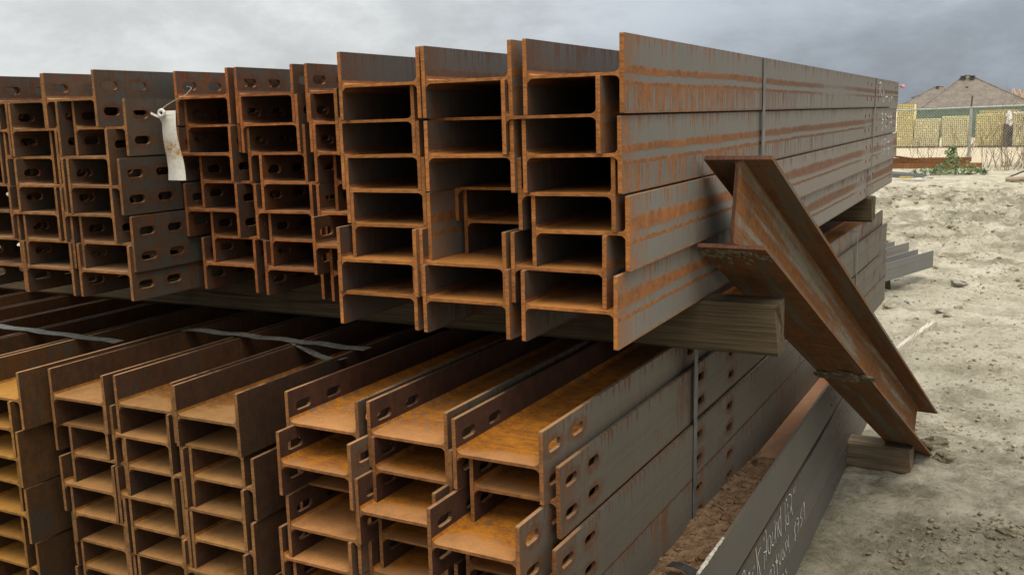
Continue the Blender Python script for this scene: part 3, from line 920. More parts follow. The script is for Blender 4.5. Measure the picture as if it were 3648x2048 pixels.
CH1 = [[(2.5044, 0.3495), (2.5196, 0.3118), (2.5363, 0.256)], [(2.5602, 0.3289), (2.5396, 0.3219), (2.5236, 0.3132), (2.5472, 0.2787), (2.5671, 0.242)], [(2.4914, 0.3056), (2.4758, 0.2981), (2.4686, 0.2868)], [(2.3575, 0.3354), (2.3644, 0.3442), (2.3756, 0.3441), (2.3837, 0.3355), (2.3892, 0.3211)], [(2.4199, 0.307), (2.4272, 0.3139), (2.4352, 0.3113), (2.4417, 0.2972)], [(2.6021, 0.3419), (2.6068, 0.3058), (2.6149, 0.241)], [(2.6229, 0.3547), (2.6324, 0.3272), (2.6363, 0.3019), (2.6341, 0.2553)], [(2.6015, 0.2963), (2.6196, 0.2896), (2.6423, 0.2842)], [(2.6616, 0.3216), (2.6852, 0.3119), (2.6946, 0.2904), (2.6922, 0.265), (2.6811, 0.2555), (2.6614, 0.2716), (2.6499, 0.3005), (2.6573, 0.3191)], [(2.7177, 0.3117), (2.7072, 0.294), (2.7068, 0.2787), (2.7173, 0.2665), (2.7413, 0.2619), (2.7461, 0.2823), (2.7473, 0.2996)], [(2.7439, 0.3343), (2.7522, 0.2976), (2.7658, 0.2572)], [(2.7542, 0.2968), (2.7648, 0.3171), (2.7742, 0.32), (2.7836, 0.2938), (2.7946, 0.2622)], [(2.8186, 0.3182), (2.7971, 0.3154), (2.7957, 0.3002), (2.8081, 0.2747), (2.8299, 0.2567), (2.8412, 0.2451)], [(2.8205, 0.348), (2.8286, 0.2983), (2.839, 0.2472)], [(2.8824, 0.3393), (2.893, 0.2889), (2.9038, 0.238)], [(2.8973, 0.3452), (2.9206, 0.3248), (2.9337, 0.3023)], [(2.9191, 0.2904), (2.9141, 0.269), (2.9182, 0.2509), (2.9456, 0.2446), (2.9532, 0.244), (2.9355, 0.2863)], [(2.94, 0.3409), (2.962, 0.3374), (2.9853, 0.324), (2.9905, 0.3078), (2.9839, 0.2889), (2.9697, 0.2707)], [(2.9782, 0.2911), (2.9972, 0.2695), (3.0108, 0.2486)], [(3.0135, 0.3195), (3.0174, 0.3336)], [(3.0361, 0.3184), (3.0424, 0.3317)], [(2.6922, 0.1831), (2.7004, 0.195), (2.7126, 0.1951), (2.7157, 0.1814), (2.7068, 0.1765)], [(2.7311, 0.1992), (2.7447, 0.1958), (2.759, 0.1777), (2.7584, 0.153)], [(2.7799, 0.2116), (2.7907, 0.1818), (2.8077, 0.1305)], [(2.7741, 0.1914), (2.7867, 0.1927), (2.8025, 0.1824), (2.8065, 0.1726), (2.7825, 0.1854), (2.772, 0.1935)], [(2.8156, 0.2008), (2.823, 0.1768), (2.8329, 0.1586), (2.8459, 0.1505), (2.8498, 0.1721), (2.8513, 0.197)], [(2.8777, 0.1904), (2.8668, 0.1764), (2.8733, 0.1536), (2.8924, 0.15), (2.8937, 0.1671), (2.8885, 0.1857), (2.8981, 0.1652), (2.916, 0.1456)], [(2.9084, 0.1962), (2.9211, 0.1766), (2.9359, 0.1584)], [(2.918, 0.185), (2.9267, 0.1932), (2.9374, 0.1935)], [(2.9447, 0.1857), (2.9509, 0.1687), (2.9609, 0.1573), (2.9629, 0.178), (2.9559, 0.2013)], [(2.9629, 0.178), (2.972, 0.155), (2.9824, 0.1312)], [(3.0699, 0.201), (3.0554, 0.1884), (3.0537, 0.1744), (3.0728, 0.1592), (3.0625, 0.1486), (3.0638, 0.1382), (3.0818, 0.1332), (3.0731, 0.1566), (3.057, 0.1755), (3.0693, 0.1877), (3.0737, 0.1982)], [(3.0882, 0.2036), (3.1052, 0.1986), (3.1236, 0.1933), (3.1192, 0.1626), (3.1173, 0.1309)], [(3.0971, 0.179), (3.1151, 0.1768), (3.1294, 0.176)], [(3.1734, 0.2089), (3.1566, 0.1978), (3.1485, 0.186), (3.1812, 0.1685), (3.1885, 0.1601), (3.1812, 0.1503), (3.157, 0.1486)], [(3.212, 0.2149), (3.1953, 0.2107), (3.2004, 0.1909), (3.2142, 0.1805), (3.2253, 0.1916), (3.2202, 0.2101), (3.2094, 0.2159), (3.2214, 0.1828), (3.231, 0.1496)], [(2.8694, 0.1025), (2.8814, 0.1065), (2.8956, 0.0905)], [(2.9327, 0.1), (2.9198, 0.101), (2.9227, 0.0937), (2.9388, 0.0841), (2.9358, 0.0722)]]
CH2 = [[(5.3441, 1.6509), (5.3687, 1.6035), (5.3984, 1.5555)], [(5.3454, 1.6469), (5.4049, 1.6556), (5.4286, 1.6425), (5.3889, 1.6154), (5.4626, 1.5836)], [(5.5436, 1.6113), (5.4983, 1.5809), (5.5384, 1.5509), (5.5751, 1.5631), (5.5486, 1.6114)], [(5.6313, 1.5805), (5.7259, 1.5836)], [(5.7752, 1.5826), (5.7721, 1.5606), (5.8224, 1.5589), (5.8254, 1.5817)], [(5.8961, 1.5578), (5.8822, 1.5801), (5.9503, 1.5825)], [(5.5327, 1.4916), (5.5826, 1.4948), (5.608, 1.4805), (5.5524, 1.4628), (5.6411, 1.4597)], [(5.6838, 1.489), (5.7364, 1.4917), (5.7528, 1.4758), (5.6941, 1.4589), (5.781, 1.4577)], [(5.848, 1.4875), (5.8078, 1.4752), (5.8878, 1.471), (5.8817, 1.4563)], [(5.9215, 1.4881), (5.9164, 1.4707), (6.015, 1.4715)], [(5.986, 1.4862), (6.01, 1.4532)], [(5.5585, 1.4444), (5.5987, 1.4468), (5.6164, 1.4249), (5.5615, 1.4045)], [(5.6633, 1.4407), (5.6659, 1.402)], [(5.7323, 1.4414), (5.7237, 1.4196), (5.8049, 1.4211), (5.7906, 1.3991)], [(5.8988, 1.4406), (5.9169, 1.4221), (5.8691, 1.3972)], [(5.9565, 1.4396), (6.0388, 1.4396)], [(5.5004, 1.3604), (5.5205, 1.3292)], [(5.5866, 1.3595), (5.582, 1.3269)], [(5.6448, 1.3558), (5.7082, 1.3557), (5.7035, 1.3382), (5.656, 1.3223)], [(5.7905, 1.3365), (5.8799, 1.3355)], [(5.5368, 1.3101), (5.5479, 1.2758)], [(5.6206, 1.3037), (5.6725, 1.3047), (5.6311, 1.272)], [(5.7482, 1.3017), (5.7385, 1.2671)], [(5.8202, 1.2989), (5.9047, 1.2974), (5.8498, 1.262)]]

# ---------------------------------------------------------------- chalk writing
chalk = simple('chalk', (.40, .39, .34), (.68, .66, .60), 240, .95, (1, 1, 1), .2, .001, .1)


def chalk_on(beam, strokes, half_d, wd):
    bm = bmesh.new()
    bx, by, bz = beam.location
    for st in strokes:
        p = [Vector((half_d + .0007, y - by, z - bz)) for y, z in st]
        # soften the polyline
        q = [p[0]]
        for a, b in zip(p, p[1:]):
            q += [a.lerp(b, .33), a.lerp(b, .67)]
        q.append(p[-1])
        for a, b in zip(q, q[1:]):
            t = b - a
            if t.length < 1e-5 or rs.random() < .04:
                continue
            nn = Vector((0, -t.z, t.y)).normalized() * (wd / 2 * rs.uniform(.7, 1.2))
            e = t.normalized() * wd * .3
            vs = [a - nn - e, a + nn - e, b + nn + e, b - nn + e]
            lift = Vector((rs.uniform(0, .0003), 0, 0))
            bm.faces.new([bm.verts.new(k + lift) for k in vs])
    kind(obj('chalk_marks', bm, chalk, beam), 'stuff')


def split(strokes, bounds):
    out = [[] for _ in bounds]
    for st in strokes:
        mz = sum(z for _, z in st) / len(st)
        out[min(range(len(bounds)), key=lambda i: abs(mz - bounds[i]))].append(st)
    return out


low_r = [lows[0], lows[2], lows[4]]
for bmn, sts in zip(low_r, split(CH1, [.30, .18, .06])):
    if sts:
        chalk_on(bmn, sts, .1015, .0033)
for key, sts in zip([('A', 0, 2), ('A', 2, 2), ('A', 4, 2)], split(CH2, [1.598, 1.45, 1.302])):
    if sts:
        chalk_on(beams[key], sts, .1030, .007)

# ---------------------------------------------------------------- hanging tag
def tag_mat():
    m, n, p = base('tag_metal')
    tc = n.new('ShaderNodeTexCoord')
    o = tc.outputs['Object']
    x, y, z = n.sep(o)
    f = n.noise(o, 260, 5, .7); g = n.noise(o, 60, 4, .6)
    zone = n.m('MULTIPLY', n.step(z, -.128, -.105), n.step(z, -.055, -.085))
    k = n.m('MULTIPLY', n.step(n.m('ADD', n.m('MULTIPLY', f, .6), n.m('MULTIPLY', g, .4)), .44, .56), n.m('MAXIMUM', zone, .12))
    c = n.mix(n.step(g, .3, .7), (.50, .47, .41), (.64, .61, .55))
    n.links.new(n.mix(k, c, (.36, .19, .045)), p.inputs['Base Color'])
    p.inputs['Roughness'].default_value = .6
    n.links.new(n.bump(g, .3, .003), p.inputs['Normal'])
    return m


tmat = tag_mat()
tagt = thing('metal_tag', 'pale rust-spotted metal tag hanging by twisted wire from a slot', 'tag', (-1.9500, 1.85, .033 + EYE))
LE = [(375, -.0370), (392, -.0230), (410, -.0150), (440, -.0130), (470, -.0140), (600, -.0165), (760, -.0188), (900, -.0185), (1100, -.0150), (1235, -.0140)]
RE = [(340, .0310), (470, .0320), (700, .0325), (850, .0350), (1000, .0405), (1235, .0475)]


def along_edge(tab, py):
    for (a, xa), (b, xb) in zip(tab, tab[1:]):
        if py <= b:
            return xa + (xb - xa) * max(0., (py - a) / (b - a))
    return tab[-1][1]


bm = bmesh.new()
rows = []
NZ = 40
for i in range(NZ + 1):
    py = 345 + (1235 - 345) * (i / NZ) ** 1.25
    z = (375 - py) * .0002
    xl = along_edge(LE, py) if py > 400 else -.006; xr_ = along_edge(RE, py)
    row = []
    for j in range(9):
        q = j / 8
        curl = .012 * math.exp(-((py - 420) / 60) ** 2) * (1 - q) ** 2
        row.append(bm.verts.new((xl + (xr_ - xl) * q, -.004 * math.sin((py - 345) / 140.) - curl + .004 * (q - .5) ** 2 * 4, z)))
    rows.append(row)
for a, b in zip(rows, rows[1:]):
    for j in range(8):
        bm.faces.new((a[j], a[j + 1], b[j + 1], b[j]))
r_ = bmesh.ops.extrude_face_region(bm, geom=bm.faces[:])
for e in r_['geom']:
    if isinstance(e, bmesh.types.BMVert):
        e.co.y += .0012
obj('plate', bm, tmat, tagt)
bm = bmesh.new()
add_ribbon(bm, [(-.006, -.010, -.010), (-.014, -.012, -.008), (-.024, -.014, -.004), (-.036, -.015, .001)], (0, .3, 1), .006, .0012)
obj('bent_corner', bm, tmat, tagt)
bm = bmesh.new()
ring = [Vector((-.001 + .0090 * math.cos(a), -.012, .0005 + .0075 * math.sin(a))) for a in [2 * math.pi * k / 20 for k in range(21)]]
add_tube(bm, ring, .0042, 8, False)
obj('eyelet', bm, simple('eyelet_metal', (.5, .48, .42), (.68, .66, .6), 60, .5), tagt)
bm = bmesh.new()
bmesh.ops.create_circle(bm, cap_ends=True, radius=.0048, segments=16, matrix=Matrix.Translation((-.001, -.0128, .0005)) @ Matrix.Rotation(math.pi / 2, 4, 'X'))
obj('eyelet_hole', bm, simple('tag_hole', (.01, .01, .01), (.02, .018, .015), 50), tagt)
bm = bmesh.new()
for ph in (0, math.pi):
    pts = []
    for i in range(60):
        t = i / 59
        p = Vector((-.004, -.012, .008)).lerp(Vector((.026, .05, .046)), t)
        p.x += .008 * math.sin(t * math.pi) * -1
        a = t * 40 + ph
        p += Vector((math.cos(a) * .0011, math.sin(a) * .0011, 0))
        pts.append(p)
    pts += [Vector((.020, .076, .062)), Vector((.012, .083, .066)), Vector((-.01, .09, .069))]
    add_tube(bm, pts, .0009, 5)
obj('wire', bm, simple('tie_wire', (.20, .16, .11), (.36, .30, .22), 80, .6), tagt)

# ---------------------------------------------------------------- marker flag at the far end
bm = bmesh.new()
lump(bm, (.030, 0, .006), (.013, .006, .012), random.Random(3), 1, 2)
ft = thing('marker_flag', 'tiny pink ribbon on a wire at the far end of the bundle', 'marker', (-.6435, 6.27, 1.640))
obj('ribbon', bm, simple('pink_ribbon', (.50, .18, .16), (.68, .34, .30), 40, .8), ft)
bm = bmesh.new(); add_tube(bm, [(-.004, 0, -.004), (.01, 0, .004), (.03, 0, .005)], .0012, 5)
obj('wire', bm, simple('thin_wire', (.2, .2, .2), (.3, .3, .3), 40, .5), ft)

# ---------------------------------------------------------------- low pile beyond the stack
pk = BeamKind('P', .145, .15, 3.0, (), .007, .006)
ang = -math.radians(18)
dirv = Vector((-math.sin(ang), math.cos(ang), 0))
for k, (ex_, ey_) in enumerate([(-.985, 9.86), (-.735, 9.36)]):
    e = Vector((ex_ + .07, ey_, .185)) - dirv * 3.0
    pk.put(('pale grey beam at the back of the low pile on the yard', 'pale grey beam at the front of the low pile, jutting farthest')[k], e, (0, 0, ang), 'beams of the low pile')
timber('timber_bearer', 'dark timber bearer under the low pile of beams', -1.75, -.86, 8.55, 8.75, -.02, .108, wood_grey, rz=.25, seed=9, segs=8)

# ---------------------------------------------------------------- fence
galv = simple('galvanised', (.27, .27, .25), (.42, .42, .39), 20, .5, (1, 1, 1), .1, .002, .4, .3)
FY = 28.1
fen = thing('chain_link_fence', 'chain-link fence with a galvanised top rail behind the yard', 'fence', (-1.05, FY, 0))
bm = bmesh.new()
railz = 1.465
pts = [(x, 0, railz + x * .0155) for x in (-9, -6, -3, 0, 3, 6, 9)]
add_tube(bm, pts, .024, 8)
obj('top_rail', bm, galv, fen)
for k, px in enumerate((-6.05, -3.05, -.02, 2.95, 5.95)):
    bm = bmesh.new()
    add_tube(bm, [(px, .0, -.2), (px, .0, railz + .03)], .037, 8)
    p_ = obj('post', bm, galv, fen)
    bm = bmesh.new()
    add_tube(bm, [(px, .0, railz + .02), (px + .01, .0, railz + .30)], .022, 6)
    obj('post_extension', bm, simple('dark_post', (.05, .045, .04), (.1, .09, .08), 20), p_)
bm = bmesh.new()
wr = .0036
hgt = 1.44
for s in (-1, 1):
    n_ = int(18 / .075)
    for i in range(-22, n_):
        x0 = -9 + i * .075
        a = (x0 if s > 0 else x0 + hgt, .03, .02); b = (x0 + hgt if s > 0 else x0, .03, hgt)
        if min(a[0], b[0]) < -9 or max(a[0], b[0]) > 9:
            continue
        add_tube(bm, [a, b], wr, 3, False)
kind(obj('wire_mesh', bm, galv, fen), 'stuff')

# ---------------------------------------------------------------- stacks of hollow blocks
blk = simple('cream_block', (.60, .50, .20), (.80, .70, .36), 14, .85, (1, 1, 1), .3, .01, .2)
blk2 = simple('pale_cream_block', (.64, .56, .29), (.82, .75, .48), 14, .85, (1, 1, 1), .3, .01, .2)
blk_in = simple('block_hollow_shade', (.05, .043, .024), (.085, .072, .042), 20, .9)
pal = simple('pallet_wood', (.18, .14, .10), (.28, .22, .16), 12, .9)


def block_stack(label, x0, x1, tiers, y, depth=1.0, cell=.0645, mat=blk, seed=0):
    """pallet load of square hollow clay blocks; every tier is one course bundle with open cells"""
    r = random.Random(seed)
    t = thing('block_stack', label, 'block stack', ((x0 + x1) / 2, y, 0), (0, 0, r.uniform(-.01, .01)), 'pallets of hollow blocks')
    bm = bmesh.new()
    hw = (x1 - x0) / 2
    add_box(bm, (-hw, .02, 0.0), (hw, depth, .012)); add_box(bm, (-hw, .02, .05), (hw, depth, .07))
    for xx in (-hw, -.05, hw - .1):
        add_box(bm, (xx, .03, .012), (xx + .1, depth - .02, .05))
    obj('pallet', bm, pal, t)
    z = .07
    for (h, dx) in tiers:
        nx = max(2, round((x1 - x0) / cell)); nz = max(1, round(h / cell))
        cw = (x1 - x0) / nx; ch = h / nz
        bm = bmesh.new()
        wt = .0135
        jit = [[r.uniform(-.010, .010) for _ in range(nx)] for _ in range(nz)]
        for j in range(nz):
            sh = r.uniform(-.008, .008)
            for i in range(nx):
                cx0 = -hw + dx + sh + i * cw; cz0 = z + j * ch
                yy = jit[j][i]
                if r.random() < .02:                     # a broken or plugged block
                    add_box(bm, (cx0, yy - .01, cz0), (cx0 + cw * .98, yy + .08, cz0 + ch * .98))
                    continue
                o_ = [(cx0 + .0015, cz0 + .0015), (cx0 + cw - .0015, cz0 + .0015), (cx0 + cw - .0015, cz0 + ch - .0015), (cx0 + .0015, cz0 + ch - .0015)]
                i_ = [(cx0 + wt, cz0 + wt), (cx0 + cw - wt, cz0 + wt), (cx0 + cw - wt, cz0 + ch - wt), (cx0 + wt, cz0 + ch - wt)]
                ov = [bm.verts.new((a, yy, b)) for a, b in o_]
                iv = [bm.verts.new((a, yy, b)) for a, b in i_]
                bv = [bm.verts.new((a, yy + .25, b)) for a, b in i_]
                eb = [bm.verts.new((a, yy + .25, b)) for a, b in o_]
                for k in range(4):
                    k2 = (k + 1) % 4
                    bm.faces.new((ov[k], ov[k2], iv[k2], iv[k]))
                    bm.faces.new((iv[k], iv[k2], bv[k2], bv[k]))
                    bm.faces.new((ov[k2], ov[k], eb[k], eb[k2]))
        me = bpy.data.meshes.new('block_course'); bm.to_mesh(me); bm.free()
        c_ = obj('block_course', me, mat, t)
        c_['kind'] = 'stuff'
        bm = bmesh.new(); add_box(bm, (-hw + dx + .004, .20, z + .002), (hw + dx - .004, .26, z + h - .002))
        obj('cell_shade', bm, blk_in, t)  # dark backing paints the shade inside the hollow cells
        bm = bmesh.new()
        nl = max(2, nz // 3)
        for q in range(nl):
            add_box(bm, (-hw + dx, .262, z + h * q / nl + .004), (hw + dx + r.uniform(-.012, .012), depth, z + h * (q + 1) / nl - .004))
        obj('block_body', bm, mat, t)
        z += h + .006
    return t


block_stack('tallest cream stack of hollow blocks, half hidden behind the steel', -4.03, -3.44, [(.56, -.01), (.98, .0)], 39.6, .9, mat=blk, seed=1)
block_stack('low cream stack of hollow blocks beside the tallest one', -3.42, -2.56, [(.28, -.01), (.70, .01)], 39.65, 1., mat=blk2, seed=2)
block_stack('cream stack of hollow blocks just left of the fence post', -2.45, -1.60, [(.52, .0), (.54, -.01)], 39.6, 1., mat=blk2, seed=3)
block_stack('cream stack of hollow blocks just right of the fence post', -1.33, -.45, [(.56, .01), (.55, .0)], 39.6, 1., mat=blk, seed=4)
block_stack('rightmost cream stack of hollow blocks topped with torn white wrap', -.10, .80, [(.56, .0), (.56, .01)], 39.6, 1., mat=blk2, seed=5)
block_stack('longer rear stack of hollow blocks showing above the others', -1.30, .1, [(.62, 0), (.62, 0)], 42.2, 1., mat=blk, seed=6)
bm = bmesh.new()
for k in range(16):
    lump(bm, (-.25 + rs.gauss(0, .05), 39.58 + rs.gauss(0, .03), .82 + .40 * rs.random()), (.04 + .03 * rs.random(), .03, .06 + .05 * rs.random()), rs, 1, 1)
for k in range(14):
    lump(bm, (-.1 + .6 * rs.random(), 39.75 + rs.gauss(0, .1), 1.225), (.06, .07, .022), rs, 1, 1)
tag(obj('torn_wrap', bm, simple('white_wrap', (.62, .60, .56), (.85, .84, .82), 10, .6)), 'torn white plastic wrap draped on the rightmost block stack', 'plastic wrap')
bm = bmesh.new()
vs = add_box(bm, (-.425, 39.9, .0), (-.115, 40.4, .80))  # dark box added to stand for the shadow in the gap
bmesh.ops.subdivide_edges(bm, edges=bm.edges[:], cuts=4, use_grid_fill=True)
for v in bm.verts:
    v.co += Vector((rs.uniform(-.012, .012), rs.uniform(-.03, .03), rs.uniform(-.02, .02) if v.co.z > .1 else 0))
tag(obj('gap_shade_box', bm, simple('gap_shade_black', (.02, .021, .022), (.05, .05, .05), 8, .6)), 'dark box standing for the shadow in the gap between the right stacks', 'gap shade')

# green windscreen fence behind the blocks
gm = simple('green_screen', (.075, .115, .082), (.115, .16, .115), 3, .9, (1, 1, 1), .3, .02, .1)
gf = thing('screen_fence', 'green fabric windscreen fence behind the block stacks', 'fence', (-2, 52, 0))
bm = bmesh.new()
ns = 60
fr_ = [[bm.verts.new((-3.2 + 9.2 * i / ns, .06 * math.sin(i * .8) * (1 - z / 1.6), z)) for z in (0, .5, 1., 1.44)] for i in range(ns + 1)]
for a, b in zip(fr_, fr_[1:]):
    for k in range(3):
        bm.faces.new((a[k], b[k], b[k + 1], a[k + 1]))
r_ = bmesh.ops.extrude_face_region(bm, geom=bm.faces[:])
for e in r_['geom']:
    if isinstance(e, bmesh.types.BMVert):
        e.co.y += .01
obj('screen', bm, gm, gf)
for i in range(5):
    bm = bmesh.new(); add_tube(bm, [(-3 + 2.2 * i, .1, 0), (-3 + 2.2 * i, .1, 1.5)], .03, 6)
    obj('post', bm, galv, gf)

# ---------------------------------------------------------------- houses
def shingles():
    m, n, p = base('shingles')
    tc = n.new('ShaderNodeTexCoord')
    x, y, z = n.sep(tc.outputs['Object'])
    row = n.m('FRACT', n.m('MULTIPLY', z, 6.5))
    a = n.noise(tc.outputs['Object'], 1.2, 6, .6)
    b = n.noise(n.comb(n.m('MULTIPLY', x, 4.), n.m('MULTIPLY', y, 4.), n.m('MULTIPLY', z, 8.)), 1., 3, .7)
    c = n.mix(n.step(n.m('ADD', n.m('MULTIPLY', a, .5), n.m('MULTIPLY', b, .5)), .35, .65), (.125, .102, .080), (.205, .172, .138))
    c = n.mix(n.m('MULTIPLY', n.step(row, .25, .05), .35), c, (.08, .07, .06))
    n.links.new(c, p.inputs['Base Color']); p.inputs['Roughness'].default_value = .95
    return m


shing = shingles()
wall_m = simple('house_wall', (.42, .36, .28), (.52, .46, .37), 2, .9)
vent_m = simple('roof_vent', (.03, .03, .03), (.06, .06, .06), 4, .7)
SC = 120. / 80.


def hp(x, z):
    return Vector((x * SC, 0, (z - EYE) * SC + EYE))


def hip_house(label, name, x0, x1, ridge0, ridge1, zr, ze, y0, depth, vents):
    t = thing(name, label, 'house', ((x0 + x1) / 2, y0, 0))
    ox = (x0 + x1) / 2
    bm = bmesh.new()
    add_box(bm, (x0 - ox + .5, .5, -2.5), (x1 - ox - .5, depth - .5, ze - .02))
    obj('wall', bm, wall_m, t)
    bm = bmesh.new()
    c = [bm.verts.new(p) for p in ((x0 - ox, 0, ze), (x1 - ox, 0, ze), (x1 - ox, depth, ze), (x0 - ox, depth, ze))]
    c2 = [bm.verts.new((v.co.x, v.co.y, ze - .18)) for v in c]
    ra = bm.verts.new((ridge0 - ox, depth * .5, zr)); rb = bm.verts.new((ridge1 - ox, depth * .5, zr))
    bm.faces.new((c[0], c[1], rb, ra)); bm.faces.new((c[1], c[2], rb)); bm.faces.new((c[2], c[3], ra, rb)); bm.faces.new((c[3], c[0], ra))
    for i in range(4):
        bm.faces.new((c[i], c2[i], c2[(i + 1) % 4], c[(i + 1) % 4]))
    bm.faces.new(c2[::-1])
    rf = obj('roof', bm, shing, t)
    bm = bmesh.new()
    for a, b in (((x0 - ox, 0, ze), (ridge0 - ox, depth * .5, zr)), ((x1 - ox, 0, ze), (ridge1 - ox, depth * .5, zr)), ((ridge0 - ox, depth * .5, zr), (ridge1 - ox, depth * .5, zr))):
        add_tube(bm, [(a[0], a[1], a[2] + .02), (b[0], b[1], b[2] + .02)], .07, 5)
    obj('ridge_cap', bm, shing, rf)
    for (vx, vy, vz, s) in vents:
        bm = bmesh.new()
        add_box(bm, (vx - ox - s, vy - s, vz - .4), (vx - ox + s, vy + s, vz + s))
        add_box(bm, (vx - ox - s * 1.35, vy - s * 1.35, vz + s), (vx - ox + s * 1.35, vy + s * 1.35, vz + s * 1.5))
        obj('roof_vent', bm, vent_m, rf)
    return t


def hx(x):
    return x * SC


def hz(z):
    return (z - EYE) * SC + EYE


Y0 = 114.
hip_house('house with a big brown hip roof and two dark vents behind the fence', 'hip_roof_house', hx(-6.1), hx(1.15), hx(-3.62), hx(-3.30), hz(3.68), hz(1.43), Y0, 12.,
          [(hx(-3.66), Y0 * 0 + 5.2, hz(3.42), .22), (hx(-3.08), 5.2, hz(3.42), .22), (hx(-3.35), 3.6, hz(2.75), .09), (hx(-4.9), 2.9, hz(2.35), .10)])
hip_house('second lower brown roof just left of the big hip roof', 'hip_roof_house', hx(-8.6), hx(-3.9), hx(-5.95), hx(-5.35), hz(3.02), hz(1.35), Y0 + 9, 10.,
          [(hx(-5.75), 4.6, hz(2.95), .12), (hx(-5.2), 3.6, hz(2.55), .12), (hx(-6.4), 2.8, hz(2.0), .08)])
# unfinished framing far right
fm_ = simple('new_lumber', (.52, .30, .12), (.70, .45, .20), 3, .8)
ft = thing('house_framing', 'unfinished orange lumber roof framing beyond the big roof', 'house frame', (hx(.25), Y0 + 30, 0))
for k in range(8):
    bm = bmesh.new()
    xx = -1.6 + k * .65
    add_tube(bm, [(xx, 0, hz(1.4)), (xx + .6, 0, hz(2.12) + 1.1 - k * .12)], .07, 4)
    add_tube(bm, [(xx + .6, 0, hz(2.12) + 1.1 - k * .12), (xx + 1.4, 0, hz(1.5))], .07, 4)
    obj('rafter', bm, fm_, ft)

# ---------------------------------------------------------------- vegetation and scrap at the fence
twig = simple('dry_twig', (.13, .095, .065), (.24, .185, .13), 20, .9)
leafm, ln_, lp_ = base('leaf_green')
oi = ln_.new('ShaderNodeTexCoord')
lf = ln_.noise(oi.outputs['Object'], 9., 3, .6)
ln_.links.new(ln_.mix(ln_.step(lf, .35, .65), (.075, .13, .042), (.21, .29, .11)), lp_.inputs['Base Color'])
lp_.inputs['Roughness'].default_value = .6


def dry_bush(label, x, y, h, n, seed, lean_=0.):
    r = random.Random(seed)
    bm = bmesh.new()

    def grow(p, dvec, L, rad, lev):
        k = 5
        pts = [p]; dv = dvec.copy()
        for i in range(k):
            dv = (dv + Vector((r.uniform(-.22, .22), r.uniform(-.2, .2), r.uniform(-.05, .14)))).normalized()
            pts.append(pts[-1] + dv * L / k)
        add_tube(bm, pts, [rad * (1 - .7 * i / k) for i in range(k + 1)], 3, False)
        if lev > 0:
            for i in range(r.randint(3, 5)):
                q = pts[r.randint(1, k)]
                a = r.uniform(0, 6.28)
                grow(q, (dv + Vector((math.cos(a), math.sin(a), r.uniform(-.1, .6))) * .8).normalized(), L * r.uniform(.35, .6), rad * .55, lev - 1)
    for i in range(n):
        a = r.uniform(0, 6.28)
        grow(Vector((r.uniform(-.2, .2), r.uniform(-.1, .1), 0)), Vector((math.cos(a) * .38 + lean_, math.sin(a) * .3, 1)).normalized(), h * r.uniform(.6, 1.), .0075, 2)
    t = thing('dry_shrub', label, 'shrub', (x, y, gz(x, y) - .02), group='dry shrubs along the fence')
    obj('branches', bm, twig, t)


SH = [('leafless shrub at the fence beside the steel bundle', -2.15, 27.4, .85, 5, 1), ('thin leafless shrub left of the green bush', -1.72, 27.2, .8, 5, 2), ('leafless shrub right behind the green bush', -1.15, 27.3, 1.0, 6, 3),
      ('dense leafless shrub right of the fence post', -.55, 26.8, 1.0, 9, 4), ('tall leafless shrub in front of the black load', -.22, 27.0, 1.55, 7, 5), ('tall leafless shrub at the right picture edge', .12, 26.5, 1.6, 9, 6),
      ('low twiggy shrub by the log', .0, 25.6, .6, 8, 7), ('leafless shrub beyond the right picture edge', .65, 26.8, 1.2, 8, 8)]
for a in SH:
    dry_bush(*a)


def leafy(label, x, y, blobs, seed, nl=700, size=.05):
    r = random.Random(seed)
    t = thing('leafy_bush', label, 'bush', (x, y, gz(x, y)))
    bm = bmesh.new()
    for i in range(nl):
        bx, by, bz_, br = r.choice(blobs)
        v = Vector((r.gauss(0, 1), r.gauss(0, 1), r.gauss(0, 1))).normalized() * br * r.random() ** .45
        p = Vector((bx, by, bz_)) + Vector((v.x, v.y, v.z * .8))
        if p.z < .01:
            continue
        a = Vector((r.gauss(0, 1), r.gauss(0, 1), r.gauss(0, .5))).normalized()
        b = a.cross(Vector((r.gauss(0, 1), r.gauss(0, 1), r.gauss(0, 1)))).normalized()
        s = size * r.uniform(.5, 1.2)
        vs = [bm.verts.new(p + q) for q in (-a * s, b * s * .42 - a * s * .1, a * s, -b * s * .42 - a * s * .1)]
        bm.faces.new(vs)
    obj('foliage', bm, leafm, t)
    for bx, by, bz_, br in blobs:
        bm = bmesh.new()
        add_tube(bm, [(bx * .3, by, 0), (bx * .8, by, bz_ * .6), (bx, by, bz_ + br * .4)], [.012, .009, .004], 5)
        obj('stem', bm, twig, t)


